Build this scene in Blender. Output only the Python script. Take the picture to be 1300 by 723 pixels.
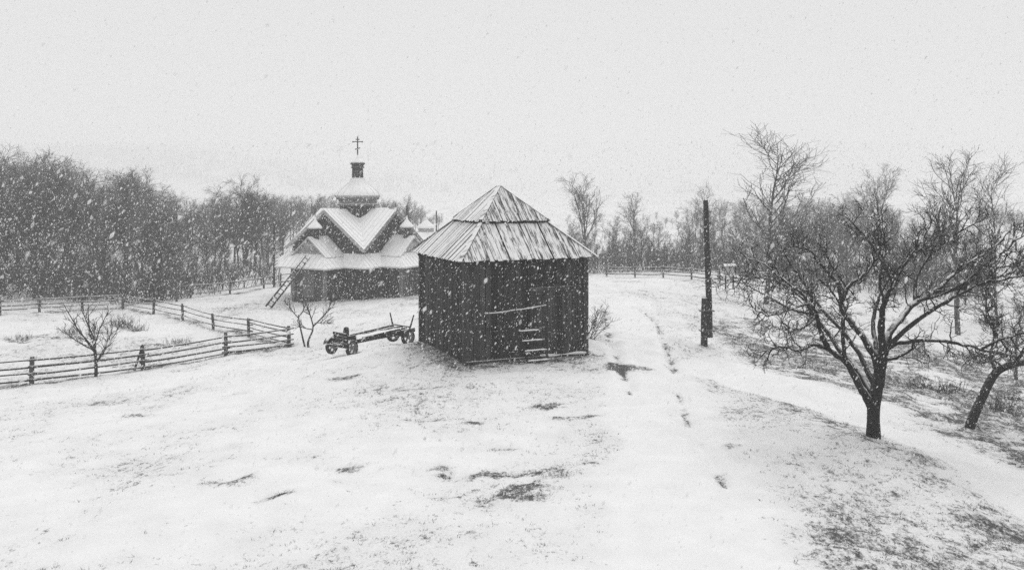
import bpy, bmesh, math
import numpy as np
from mathutils import Vector, Matrix, Euler

for o in list(bpy.data.objects):
    bpy.data.objects.remove(o)
scene = bpy.context.scene
COL = scene.collection
R = math.radians
PI = math.pi

# ------------------------------------------------------------------ camera
CAM_H = 6.4
FPX = 1100.0            # focal length in pixels of the 1300 px wide photograph
HZ = 240.0              # row of the horizon in the photograph
cd = bpy.data.cameras.new('camera')
cam = bpy.data.objects.new('camera', cd)
COL.objects.link(cam)
cam.location = (0, 0, CAM_H)
cam.rotation_euler = (R(90), 0, 0)
cd.sensor_width = 36.0
cd.lens = FPX / 1300.0 * 36.0
cd.shift_y = -(361.5 - HZ) / 1300.0
cd.clip_start = 0.1
cd.clip_end = 6000
cd.dof.use_dof = True
cd.dof.focus_distance = 38
cd.dof.aperture_fstop = 2.0
scene.camera = cam

# ------------------------------------------------------------------ sky, sun, exposure
SUN_EL, SUN_AZ = R(62), R(200)
world = bpy.data.worlds.new('World')
scene.world = world
world.use_nodes = True
wn, wl = world.node_tree.nodes, world.node_tree.links
wn.clear()
w_out = wn.new('ShaderNodeOutputWorld')
w_bg = wn.new('ShaderNodeBackground')
w_bg.inputs['Strength'].default_value = 0.1
w_sky = wn.new('ShaderNodeTexSky')
w_sky.sky_type = 'NISHITA'
w_sky.sun_disc = False
w_sky.sun_elevation = SUN_EL
w_sky.sun_rotation = SUN_AZ
w_bw = wn.new('ShaderNodeRGBToBW')
w_mix = wn.new('ShaderNodeMix')
w_mix.data_type = 'FLOAT'
w_mix.inputs[0].default_value = 0.93      # closed cloud deck over the clear sky
w_mix.inputs[3].default_value = 8.0
wl.new(w_sky.outputs[0], w_bw.inputs[0])
wl.new(w_bw.outputs[0], w_mix.inputs[2])
wl.new(w_mix.outputs[0], w_bg.inputs['Color'])
wl.new(w_bg.outputs[0], w_out.inputs[0])

sd = bpy.data.lights.new('sun', 'SUN')
sd.energy = 1.35
sd.angle = R(40)
sd.color = (1, 1, 1)
sun = bpy.data.objects.new('sun', sd)
COL.objects.link(sun)
sun.rotation_euler = (R(90) - SUN_EL, 0, R(180) - SUN_AZ + R(180))
sun.location = (0, -20, 40)

vs = scene.view_settings
vs.view_transform = 'Standard'
vs.look = 'None'
vs.exposure = 0.0
vs.gamma = 1.0
vs.use_curve_mapping = False
cy = scene.cycles
cy.max_bounces = 6
cy.diffuse_bounces = 3
cy.glossy_bounces = 2
cy.volume_bounces = 2
cy.transparent_max_bounces = 24
cy.use_adaptive_sampling = False
cy.use_denoising = False
cy.volume_step_rate = 1.0

# ------------------------------------------------------------------ helpers
def tag(o, label=None, cat=None, group=None, kind=None):
    if label: o['label'] = label
    if cat: o['category'] = cat
    if group: o['group'] = group
    if kind: o['kind'] = kind
    return o

def link(name, me, mat=None, parent=None):
    o = bpy.data.objects.new(name, me)
    COL.objects.link(o)
    if mat is not None and len(me.materials) == 0:
        me.materials.append(mat)
    if parent is not None:
        o.parent = parent
    return o

def empty(name, loc, rz=0.0):
    o = bpy.data.objects.new(name, None)
    COL.objects.link(o)
    o.location = loc
    o.rotation_euler = (0, 0, rz)
    o.empty_display_size = 0.3
    return o

def copy_tree(root):
    r = root.copy()
    COL.objects.link(r)
    for ch in root.children:
        c = ch.copy()
        COL.objects.link(c)
        c.parent = r
        for g in ch.children:
            d = g.copy()
            COL.objects.link(d)
            d.parent = c
    return r

def fast_mesh(name, verts, faces, nside, smooth=False):
    """verts (n,3), faces (m,nside) -> mesh"""
    me = bpy.data.meshes.new(name)
    verts = np.asarray(verts, dtype=np.float32)
    faces = np.asarray(faces, dtype=np.int32)
    me.vertices.add(len(verts))
    me.vertices.foreach_set('co', verts.ravel())
    me.loops.add(faces.size)
    me.loops.foreach_set('vertex_index', faces.ravel())
    me.polygons.add(len(faces))
    me.polygons.foreach_set('loop_start', np.arange(0, faces.size, nside, dtype=np.int32))
    me.polygons.foreach_set('loop_total', np.full(len(faces), nside, dtype=np.int32))
    if smooth:
        me.polygons.foreach_set('use_smooth', np.ones(len(faces), dtype=bool))
    me.update(calc_edges=True)
    return me

class MB:
    """collects verts and faces for one mesh"""
    def __init__(s):
        s.v, s.f = [], []
    def poly(s, pts, faces):
        b = len(s.v)
        s.v += [tuple(p) for p in pts]
        s.f += [tuple(b + i for i in f) for f in faces]
    def box(s, x0, x1, y0, y1, z0, z1):
        s.poly([(x0,y0,z0),(x1,y0,z0),(x1,y1,z0),(x0,y1,z0),(x0,y0,z1),(x1,y0,z1),(x1,y1,z1),(x0,y1,z1)],
               [(0,3,2,1),(4,5,6,7),(0,1,5,4),(1,2,6,5),(2,3,7,6),(3,0,4,7)])
    def prism(s, pts, off):
        """closed prism: polygon pts and its copy moved by off"""
        n = len(pts)
        off = Vector(off)
        a = [Vector(p) for p in pts]
        nrm = sum(((a[i]-a[0]).cross(a[(i+1) % n]-a[0]) for i in range(n)), Vector())
        if nrm.dot(off) > 0:
            a = a[::-1]
        b = [p + off for p in a]
        s.poly(a + b, [tuple(range(n)), tuple(range(2*n-1, n-1, -1))] +
               [(i, i+n, (i+1) % n + n, (i+1) % n) for i in range(n)])
    def bar(s, p0, p1, w, h, up=(0,0,1)):
        p0, p1 = Vector(p0), Vector(p1)
        d = (p1-p0).normalized()
        side = d.cross(Vector(up))
        if side.length < 1e-4:
            side = d.cross(Vector((1,0,0)))
        side.normalize()
        u = side.cross(d).normalized()
        side, u = side*w/2, u*h/2
        s.poly([p0-side-u, p0+side-u, p0+side+u, p0-side+u, p1-side-u, p1+side-u, p1+side+u, p1-side+u],
               [(0,1,2,3),(7,6,5,4),(0,4,5,1),(1,5,6,2),(2,6,7,3),(3,7,4,0)])
    def tube(s, pts, rad, n=8, cap=True):
        pts = [Vector(p) for p in pts]
        if not hasattr(rad, '__len__'):
            rad = [rad]*len(pts)
        b = len(s.v)
        u = None
        for i, p in enumerate(pts):
            d = (pts[min(i+1, len(pts)-1)] - pts[max(i-1, 0)]).normalized()
            if u is None:
                u = d.orthogonal().normalized()
            else:
                u = (u - d*u.dot(d)).normalized()
            w = d.cross(u)
            for k in range(n):
                a = 2*PI*k/n
                s.v.append(tuple(p + (u*math.cos(a) + w*math.sin(a))*rad[i]))
        for i in range(len(pts)-1):
            for k in range(n):
                k2 = (k+1) % n
                s.f.append((b+i*n+k, b+i*n+k2, b+(i+1)*n+k2, b+(i+1)*n+k))
        if cap:
            s.f.append(tuple(b+k for k in reversed(range(n))))
            s.f.append(tuple(b+(len(pts)-1)*n+k for k in range(n)))
    def lathe(s, prof, n=16, c=(0,0,0), rot=0.0):
        b = len(s.v)
        for r, z in prof:
            for k in range(n):
                a = 2*PI*k/n + rot
                s.v.append((c[0]+r*math.cos(a), c[1]+r*math.sin(a), c[2]+z))
        for i in range(len(prof)-1):
            for k in range(n):
                k2 = (k+1) % n
                s.f.append((b+i*n+k, b+i*n+k2, b+(i+1)*n+k2, b+(i+1)*n+k))
        s.f.append(tuple(b+k for k in reversed(range(n))))
        s.f.append(tuple(b+(len(prof)-1)*n+k for k in range(n)))
    def mesh(s, name, smooth=False):
        me = bpy.data.meshes.new(name)
        me.from_pydata(s.v, [], s.f)
        if smooth:
            me.polygons.foreach_set('use_smooth', np.ones(len(me.polygons), dtype=bool))
        me.update()
        return me
    def build(s, name, mat, parent=None, smooth=False):
        return link(name, s.mesh(name, smooth), mat, parent)

# value noise in numpy -----------------------------------------------------
_rt = np.random.RandomState(7).rand(256, 256)
def vnoise(x, y):
    xi, yi = np.floor(x).astype(int), np.floor(y).astype(int)
    fx, fy = x-xi, y-yi
    fx, fy = fx*fx*(3-2*fx), fy*fy*(3-2*fy)
    g = lambda a, b: _rt[a % 256, b % 256]
    return ((g(xi,yi)*(1-fx) + g(xi+1,yi)*fx)*(1-fy) + (g(xi,yi+1)*(1-fx) + g(xi+1,yi+1)*fx)*fy)
def fbm(x, y, octv=4):
    t, a, n = 0, 0.5, 0
    for k in range(octv):
        t = t + a*vnoise(x*2**k + 17.3*k, y*2**k - 9.1*k)
        n += a
        a *= 0.5
    return t/n
def sstep(a, b, x):
    t = np.clip((x-a)/(b-a), 0, 1)
    return t*t*(3-2*t)

# ------------------------------------------------------------------ terrain
def at(u, v, D):
    """point seen at photo pixel (u, v) and D metres ahead of the camera"""
    return ((u-650)/FPX*D, D, CAM_H-(v-HZ)/FPX*D)
CTRL = [  # x, y, z
    (-1.64,31.6,0),(2.95,33.5,0),(-3.9,36.7,-.02),(0.7,38.6,0),(0,18,0),(-11.6,19.6,-.6),(11.3,19.1,-.25),
    (0,4,.2),(-18,4,-.3),(18,4,-.6),(-7,12,-.1),(7,12,.1),(9.2,22.1,0),(5,26,.02),(14.1,26.7,-1.0),(8.2,36.5,-.3),
    (11.7,67.8,-1),(8.9,75,-1.5),(23.5,74,-2),(29.5,57,-3),(25.3,61.9,-2.6),(12.9,40.7,-1),(17,35.2,-1.6),
    (-12,66,-1.6),(-17,60,-1.65),(-5,70,-1.6),(-7.2,37.4,-.8),(-5,39.4,-.7),(-12,46.5,-1.97),(-14.8,44.8,-2.2),
    (-17.7,41.7,-2.25),(-20.35,36.7,-1.87),(-16.5,27.9,-1.2),(-8.2,25.7,-.6),(-24,58,-1.95),(-22.8,70,-2),
    (-33.7,57,-2),(-50,90,-1),(-20,110,-1.8),(20,120,-2.5),(60,90,-3.5),(-70,50,-1.8),(60,50,-5),(0,150,-3),
    (0,56,-.8),(5,48,-.5),(30,30,-3.2),(22,24,-1.9),(86,150,-2),(-30,45,-2.1),(-80,120,0),(-40,25,-2),(40,10,-3)]
_C = np.array(CTRL, float)
def _U(r2):
    return 0.5*r2*np.log(r2+1e-9)
_n = len(_C)
_K = np.zeros((_n+3, _n+3))
_d2 = ((_C[:,None,:2]-_C[None,:,:2])**2).sum(-1)
_K[:_n,:_n] = _U(_d2) + np.eye(_n)*4.0
_K[:_n,_n] = 1; _K[:_n,_n+1:] = _C[:,:2]
_K[_n:,:_n] = _K[:_n,_n:].T
_W = np.linalg.solve(_K, np.concatenate([_C[:,2], [0,0,0]]))
def tps(x, y):
    sh = x.shape
    x, y = x.ravel(), y.ravel()
    z = _W[_n] + _W[_n+1]*x + _W[_n+2]*y
    for i in range(_n):
        z = z + _W[i]*_U((x-_C[i,0])**2 + (y-_C[i,1])**2)
    return z.reshape(sh)
def base_z(x, y):
    x, y = np.asarray(x, float), np.asarray(y, float)
    near = np.clip(tps(x, y), -7, 4)
    g = lambda cx, cyy, sx, sy: np.exp(-((x-cx)/sx)**2 - ((y-cyy)/sy)**2)
    far = -3 + 88*g(-820,1750,420,330) + 40*g(-150,1900,420,300) + 13*g(240,330,95,140) + 70*g(900,1500,430,400) + 40*g(-1500,700,400,500)
    far = far + 2.0*(fbm(x/90, y/90, 3)-.5)
    d = np.sqrt(x**2 + (y-40)**2)
    w = sstep(75, 170, d)
    return near*(1-w) + far*w
def gz0(x, y):
    return float(base_z(np.array([x]), np.array([y]))[0])
def px(u, v, D0=30.0):
    """where the line of sight through photo pixel (u, v) meets the ground"""
    lo, hi = 4.0, 4.0
    while hi < 400:
        hi += 1.0
        x, y, z = at(u, v, hi)
        if z < gz0(x, y):
            break
        lo = hi
    for _ in range(18):
        m = (lo+hi)/2
        x, y, z = at(u, v, m)
        if z < gz0(x, y): hi = m
        else: lo = m
    x, y, z = at(u, v, (lo+hi)/2)
    return (x, y)

def seg_dist(x, y, pl):
    """distance and side to a polyline, and the fraction along it"""
    best = np.full(x.shape, 1e9); side = np.zeros(x.shape)
    for (ax, ay), (bx, by) in zip(pl[:-1], pl[1:]):
        dx, dy = bx-ax, by-ay
        t = np.clip(((x-ax)*dx + (y-ay)*dy)/(dx*dx+dy*dy), 0, 1)
        d = np.hypot(x-(ax+t*dx), y-(ay+t*dy))
        s = np.sign((x-ax)*dy - (y-ay)*dx)
        m = d < best
        best = np.where(m, d, best); side = np.where(m, s, side)
    return best, side

PATH = [px(*p) for p in ((800,452),(880,472),(960,492),(1060,516),(1140,546),(1220,582),(1300,622),(1420,690))]
RUTS = [[px(*p) for p in q] for q in (
    ((858,490),(872,530),(900,580),(920,612)),
    ((812,392),(832,408),(842,436),(856,468),(858,490)),
    ((768,392),(772,420),(782,448),(790,470),(800,500)),
    ((780,372),(830,376),(880,384),(960,396)),
    ((800,368),(850,371),(900,378),(980,388)))]
BLOBS = [  # photo pixel, half size in metres along x and y, strength
    (850,546,.1,.22,1.1),(927,569,.16,.2,1.1),(615,604,.6,.4,.6),(640,620,.9,.6,.62),
    (575,603,.4,.25,.6),(560,598,.2,.2,.6),(635,603,.5,.4,.7),(290,612,.5,.3,.6),(343,628,.4,.3,.6),(320,604,.4,.3,.5),
    (400,624,.5,.3,.6),(412,613,.4,.2,.5),(108,512,.6,.3,.5),(140,511,.5,.3,.55),(175,524,.5,.3,.45),(440,478,.8,.5,.5),
    (410,474,.6,.4,.45),(700,515,.5,.3,.5),(690,517,.3,.25,.5),(715,532,.4,.25,.5),(745,530,.5,.3,.5),(632,568,.4,.3,.6),
    (610,538,.5,.2,.5),(440,594,.6,.4,.45),(465,596,.5,.3,.45),(515,494,.4,.2,.4),(310,497,.5,.3,.4),(200,600,.8,.3,.4),
    (40,470,.8,.3,.3),(225,438,1.2,.3,.85),(165,462,1.5,.3,.7),(35,432,1.6,.4,.8),(75,428,1.4,.35,.8),(160,420,1.6,.4,.85),
    (130,424,1.2,.3,.7),(700,598,.5,.4,.45),(760,590,.4,.3,.4),(590,625,.3,.3,.6),(662,628,.5,.4,.7)]
BLOBS = [(px(u, v), a, b, s) for u, v, a, b, s in BLOBS]
ROUGH = [px(*p) for p in ((905,462),(1000,478),(1110,508),(1220,560),(1320,612),(1500,690))]
FENCE_LINES = []
BARN_C, BARN_ROT, BW, BD = (-0.50, 35.05), R(23), 4.97, 5.50
def barn_local(x, y):
    dx, dy = x-BARN_C[0], y-BARN_C[1]
    c, s = math.cos(BARN_ROT), math.sin(BARN_ROT)
    return dx*c + dy*s, -dx*s + dy*c

def cover_fn(x, y):
    """how far the grass and soil show through the snow, 0..1.2"""
    n1 = fbm(x/3.1, y/3.1, 3)
    n2 = fbm(x/.9+40, y/.9, 2)
    c = 0.20 + 0.42*(n1-.5) + .20*(n2-.5) + .10*np.exp(-((x-1.6)/2.6)**2-((y-23)/7.0)**2)
    c = c - .07*sstep(45, 70, y)
    dp, side = seg_dist(x, y, PATH)
    inview = sstep(900, 60, y)
    # mottled mound between the foreground and the path
    track = [px(880,720), px(866,640), px(842,560), px(822,500), px(818,470), px(806,420), px(800,380)]
    dt, st_ = seg_dist(x, y, track)
    edge = np.exp(-((dp-1.6)/.8)**2)*(side > 0)*sstep(36, 27, y)*sstep(3, 6, x)
    mound = sstep(1.3, 2.6, dt)*(st_ > 0)*sstep(.5, 1.3, dp)*(side > 0)*sstep(36, 29, y)
    c = c + .16*mound + .10*edge*(.5+1.0*n1)
    # rough pasture beyond the path
    dr, sr = seg_dist(x, y, ROUGH)
    rough = (sr < 0)*sstep(-.4, .9, dr)*sstep(54, 40, y)*sstep(8.5, 11.5, x)
    c = c + rough*(.22 + .30*sstep(.36, .64, fbm(x/.75+9, y/.42, 3)) + .25*(n1-.5))
    c = c + (sr < 0)*sstep(2, 5, dr)*sstep(50, 60, y)*.12
    # the trodden path and the track lie under clean snow
    c = c - .30*np.exp(-(dp/.75)**2)*sstep(5.5, 8, x)
    c = c - .34*np.exp(-(dt/1.25)**4)
    for pl in RUTS:
        d, _ = seg_dist(x, y, pl)
        c = c + .60*np.exp(-(d/.15)**2)*(.25+.75*sstep(.36,.62,fbm(x/.8+3, y/.8, 2)))
    for (bx, by), a, b, s in BLOBS:
        m = (np.abs(x-bx) < 4*a) & (np.abs(y-by) < 4*b)
        g = np.exp(-((x-bx)/a)**2 - ((y-by)/b)**2)*m
        c = c + s*.62*g*(.15+1.5*sstep(.34, .66, fbm(x/.55+7, y/.34, 3)))
    # garden plot inside the fence
    gx, gy = px(110, 442)
    c = c + .20*np.exp(-((x-gx)/6.0)**4 - ((y-gy)/3.6)**4)
    # trampled skirt round the barn
    bx, by = barn_local(x, y)
    db = np.maximum(np.abs(bx)-BW/2, np.abs(by)-BD/2)
    c = c + .33*np.exp(-(np.maximum(db, 0)/.8)**2)*(bx < 2.9) + .12*np.exp(-(np.maximum(db, 0)/1.8)**2)
    for pl in FENCE_LINES:
        d, _ = seg_dist(x, y, pl)
        c = c + .34*np.exp(-(d/.33)**2)*(.35+1.1*n1)
    c = np.clip(c, 0, .55)
    wob = 1.6*(fbm(x/.5, y/.4, 2)-.5)
    for (u_, v_, a_, b_, k_) in ((801,470,.85,.85,.5),(850,468,.3,.55,.3)):      # muddy puddle across the track
        mx_, my_ = px(u_, v_)
        q_ = ((x-mx_)/a_)**2 + ((y-my_)/b_)**2 + wob
        c = c + k_*sstep(1.5, .5, q_)
    return np.clip(c, 0, .85)

def ground_z(x, y):
    x, y = np.asarray(x, float), np.asarray(y, float)
    z = base_z(x, y)
    dp, side = seg_dist(x, y, PATH)
    z = z - .12*np.exp(-(dp/1.0)**2)*sstep(5, 9, x)*sstep(34, 28, y)
    z = z + .05*np.exp(-((dp-2.2)/1.1)**2)*(side > 0)*sstep(5, 9, x)*sstep(34, 28, y)
    for pl in RUTS:
        d, _ = seg_dist(x, y, pl)
        z = z - .11*np.exp(-(d/.2)**2) + .03*np.exp(-((d-.4)/.2)**2)
    bx, by = barn_local(x, y)
    db = np.maximum(np.maximum(np.abs(bx)-BW/2, np.abs(by)-BD/2), 0)
    k = sstep(0, .9, db)
    z = z + k*(.32*(fbm(x/2.6, y/2.6, 3)-.5) + .15*(fbm(x/.6+5, y/.6, 2)-.5))
    dr, sr = seg_dist(x, y, ROUGH)
    z = z + (sr < 0)*sstep(.3, 2, dr)*sstep(70, 50, y)*.30*(fbm(x/.8+3, y/.8, 2)-.5)
    return z
def gz(x, y):
    return float(ground_z(np.array([x]), np.array([y]))[0])
def gpx(u, v):
    x, y = px(u, v)
    return Vector((x, y, gz(x, y)))

# ------------------------------------------------------------------ materials
def new_mat(name):
    m = bpy.data.materials.new(name)
    m.use_nodes = True
    n = m.node_tree.nodes
    b = n['Principled BSDF']
    b.inputs['Specular IOR Level'].default_value = 0.25
    return m, n, m.node_tree.links, b
def grey(v):
    return (v, v, v, 1)
def wood(name, v0, v1, rough=.85, snow=0.0, t0=.35, t1=.7, nscale=9.0, stretch=(1,1,.12), coords='Object',
         snow_scale=7.0, snow_stretch=(1,1,1), snow_cut=.45, vary=(.72,1.3), snow_v=.84, snow_vary=0.0):
    """weathered wood or bark: grain from v0 to v1; snow lies where the surface faces up"""
    m, n, l, b = new_mat(name)
    tc = n.new('ShaderNodeTexCoord')
    mp = n.new('ShaderNodeMapping')
    mp.inputs['Scale'].default_value = stretch
    l.new(tc.outputs[coords], mp.inputs[0])
    oi = n.new('ShaderNodeObjectInfo')
    addv = n.new('ShaderNodeVectorMath'); addv.operation = 'MULTIPLY_ADD'
    l.new(oi.outputs['Random'], addv.inputs[0])
    addv.inputs[1].default_value = (37, 53, 11)
    l.new(mp.outputs[0], addv.inputs[2])
    nz = n.new('ShaderNodeTexNoise')
    nz.inputs['Scale'].default_value = nscale
    nz.inputs['Detail'].default_value = 6
    nz.inputs['Roughness'].default_value = .65
    l.new(addv.outputs[0], nz.inputs['Vector'])
    rp = n.new('ShaderNodeMapRange')
    rp.inputs[1].default_value = .3; rp.inputs[2].default_value = .72
    rp.inputs[3].default_value = v0; rp.inputs[4].default_value = v1
    l.new(nz.outputs[0], rp.inputs[0])
    vr = n.new('ShaderNodeMapRange')
    vr.inputs[3].default_value, vr.inputs[4].default_value = vary
    l.new(oi.outputs['Random'], vr.inputs[0])
    mu = n.new('ShaderNodeMath'); mu.operation = 'MULTIPLY'
    l.new(rp.outputs[0], mu.inputs[0]); l.new(vr.outputs[0], mu.inputs[1])
    col = mu.outputs[0]
    if snow > 0:
        ge = n.new('ShaderNodeNewGeometry')
        sx = n.new('ShaderNodeSeparateXYZ')
        l.new(ge.outputs['Normal'], sx.inputs[0])
        up = n.new('ShaderNodeMapRange'); up.interpolation_type = 'SMOOTHSTEP'
        up.inputs[1].default_value = t0; up.inputs[2].default_value = t1
        l.new(sx.outputs['Z'], up.inputs[0])
        mp2 = n.new('ShaderNodeMapping')
        mp2.inputs['Scale'].default_value = snow_stretch
        l.new(tc.outputs[coords], mp2.inputs[0])
        ad2 = n.new('ShaderNodeVectorMath'); ad2.operation = 'MULTIPLY_ADD'
        l.new(oi.outputs['Random'], ad2.inputs[0]); ad2.inputs[1].default_value = (91, 23, 47)
        l.new(mp2.outputs[0], ad2.inputs[2])
        n2 = n.new('ShaderNodeTexNoise')
        n2.inputs['Scale'].default_value = snow_scale
        n2.inputs['Detail'].default_value = 5
        n2.inputs['Roughness'].default_value = .6
        l.new(ad2.outputs[0], n2.inputs['Vector'])
        cu = n.new('ShaderNodeMapRange'); cu.interpolation_type = 'SMOOTHSTEP'
        cu.inputs[1].default_value = snow_cut-.10; cu.inputs[2].default_value = snow_cut+.10
        sv = n.new('ShaderNodeMath'); sv.operation = 'MULTIPLY_ADD'
        l.new(oi.outputs['Random'], sv.inputs[0]); sv.inputs[1].default_value = snow_vary; l.new(n2.outputs[0], sv.inputs[2])
        sw = n.new('ShaderNodeMath'); sw.operation = 'SUBTRACT'
        l.new(sv.outputs[0], sw.inputs[0]); sw.inputs[1].default_value = snow_vary*.5
        l.new(sw.outputs[0], cu.inputs[0])
        ma = n.new('ShaderNodeMath'); ma.operation = 'MULTIPLY'
        l.new(up.outputs[0], ma.inputs[0]); l.new(cu.outputs[0], ma.inputs[1])
        mb = n.new('ShaderNodeMath'); mb.operation = 'MULTIPLY'
        l.new(ma.outputs[0], mb.inputs[0]); mb.inputs[1].default_value = snow
        mx = n.new('ShaderNodeMix'); mx.data_type = 'FLOAT'
        l.new(mb.outputs[0], mx.inputs[0]); l.new(col, mx.inputs[2]); mx.inputs[3].default_value = snow_v
        col = mx.outputs[0]
    l.new(col, b.inputs['Base Color'])
    b.inputs['Roughness'].default_value = rough
    bp = n.new('ShaderNodeBump')
    bp.inputs['Strength'].default_value = .5; bp.inputs['Distance'].default_value = .02
    l.new(nz.outputs[0], bp.inputs['Height']); l.new(bp.outputs[0], b.inputs['Normal'])
    return m

M = {}
M['barn_wall'] = wood('barn_wall', .004, .055, vary=(.35,1.9), snow=.9, t0=.5, t1=.8, snow_cut=.4)
M['barn_dark'] = wood('barn_dark', .005, .012)
M['barn_post'] = wood('barn_post', .015, .055, snow=.9, t0=.5, t1=.8)
M['roof_patchy'] = wood('roof_patchy', .05, .22, vary=(.5,1.4), snow=.95, t0=.2, t1=.5, snow_scale=3.4, snow_stretch=(4.5,.55,.55), snow_cut=.445, snow_vary=.14, stretch=(6,.4,.4), nscale=5)  # darker boards with patchier snow, front and back faces
M['roof_patchy_up'] = wood('roof_patchy_up', .05, .20, vary=(.5,1.4), snow=.9, t0=.2, t1=.5, snow_scale=3.4, snow_stretch=(4.5,.55,.55), snow_cut=.495, snow_vary=.14, stretch=(6,.4,.4), nscale=5)  # sparser snow still, upper tier of the front face
M['roof_snowy'] = wood('roof_snowy', .12, .30, snow=.97, t0=.2, t1=.5, snow_scale=3, snow_stretch=(.45,3.0,.45), snow_cut=.34, snow_vary=.16, stretch=(.4,6,.4), nscale=5)  # paler boards with fuller snow, side faces and hips
M['pale_pole'] = wood('pale_pole', .12, .28, snow=1, t0=-.1, t1=.3, snow_cut=.2)
M['church_wall'] = wood('church_wall', .02, .065, snow=.8, t0=.5, t1=.8)
M['church_pale'] = wood('church_pale', .24, .40, stretch=(.2,.2,1), nscale=8)
M['church_corner'] = wood('church_corner', .14, .24)
M['church_end'] = wood('church_end', .04, .13, snow=.8, t0=.5, t1=.8)
M['church_roof'] = wood('church_roof', .35, .5, snow=1, t0=-.1, t1=.3, snow_scale=1.6, snow_cut=.24, rough=.7, snow_v=.9)
M['church_trim'] = wood('church_trim', .10, .2, snow=1, t0=.2, t1=.6, snow_cut=.3)
M['iron'] = wood('iron', .03, .07, rough=.6, snow=.8, t0=.3, t1=.8)
M['fence'] = wood('fence', .02, .075, snow=1, t0=.4, t1=.8, snow_cut=.36, snow_scale=5)
M['pole'] = wood('pole', .008, .04, snow=.9, t0=.4, t1=.8, nscale=12)
M['cart'] = wood('cart', .008, .04, snow=1, t0=.5, t1=.8, snow_cut=.40, snow_scale=6)
M['cart_bed'] = wood('cart_bed', .04, .12, snow=1, t0=.5, t1=.8, snow_cut=.25)
M['tyre'] = wood('tyre', .008, .02, snow=.8, t0=.6, t1=.95, snow_cut=.48, rough=.7)
M['rim'] = wood('rim', .10, .35, rough=.6)
M['bark'] = wood('bark', .008, .035, snow=1, t0=.15, t1=.6, snow_cut=.42, snow_scale=9, nscale=18, stretch=(1,1,.4))
M['bark_dry'] = wood('bark_dry', .008, .04, snow=.9, t0=.35, t1=.9, snow_cut=.56, snow_scale=9, nscale=18, stretch=(1,1,.4))
M['twig'] = wood('twig', .008, .028, snow=.85, t0=.45, t1=.9, snow_cut=.49, snow_scale=10)
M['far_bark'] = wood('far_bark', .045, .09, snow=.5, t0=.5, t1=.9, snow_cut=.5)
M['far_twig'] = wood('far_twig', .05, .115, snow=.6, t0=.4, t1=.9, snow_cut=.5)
M['brush'] = wood('brush', .03, .08, snow=.4, t0=.4, t1=.9, snow_cut=.5)
M['house'] = wood('house', .10, .18)
M['board'] = wood('board', .45, .6)

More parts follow.
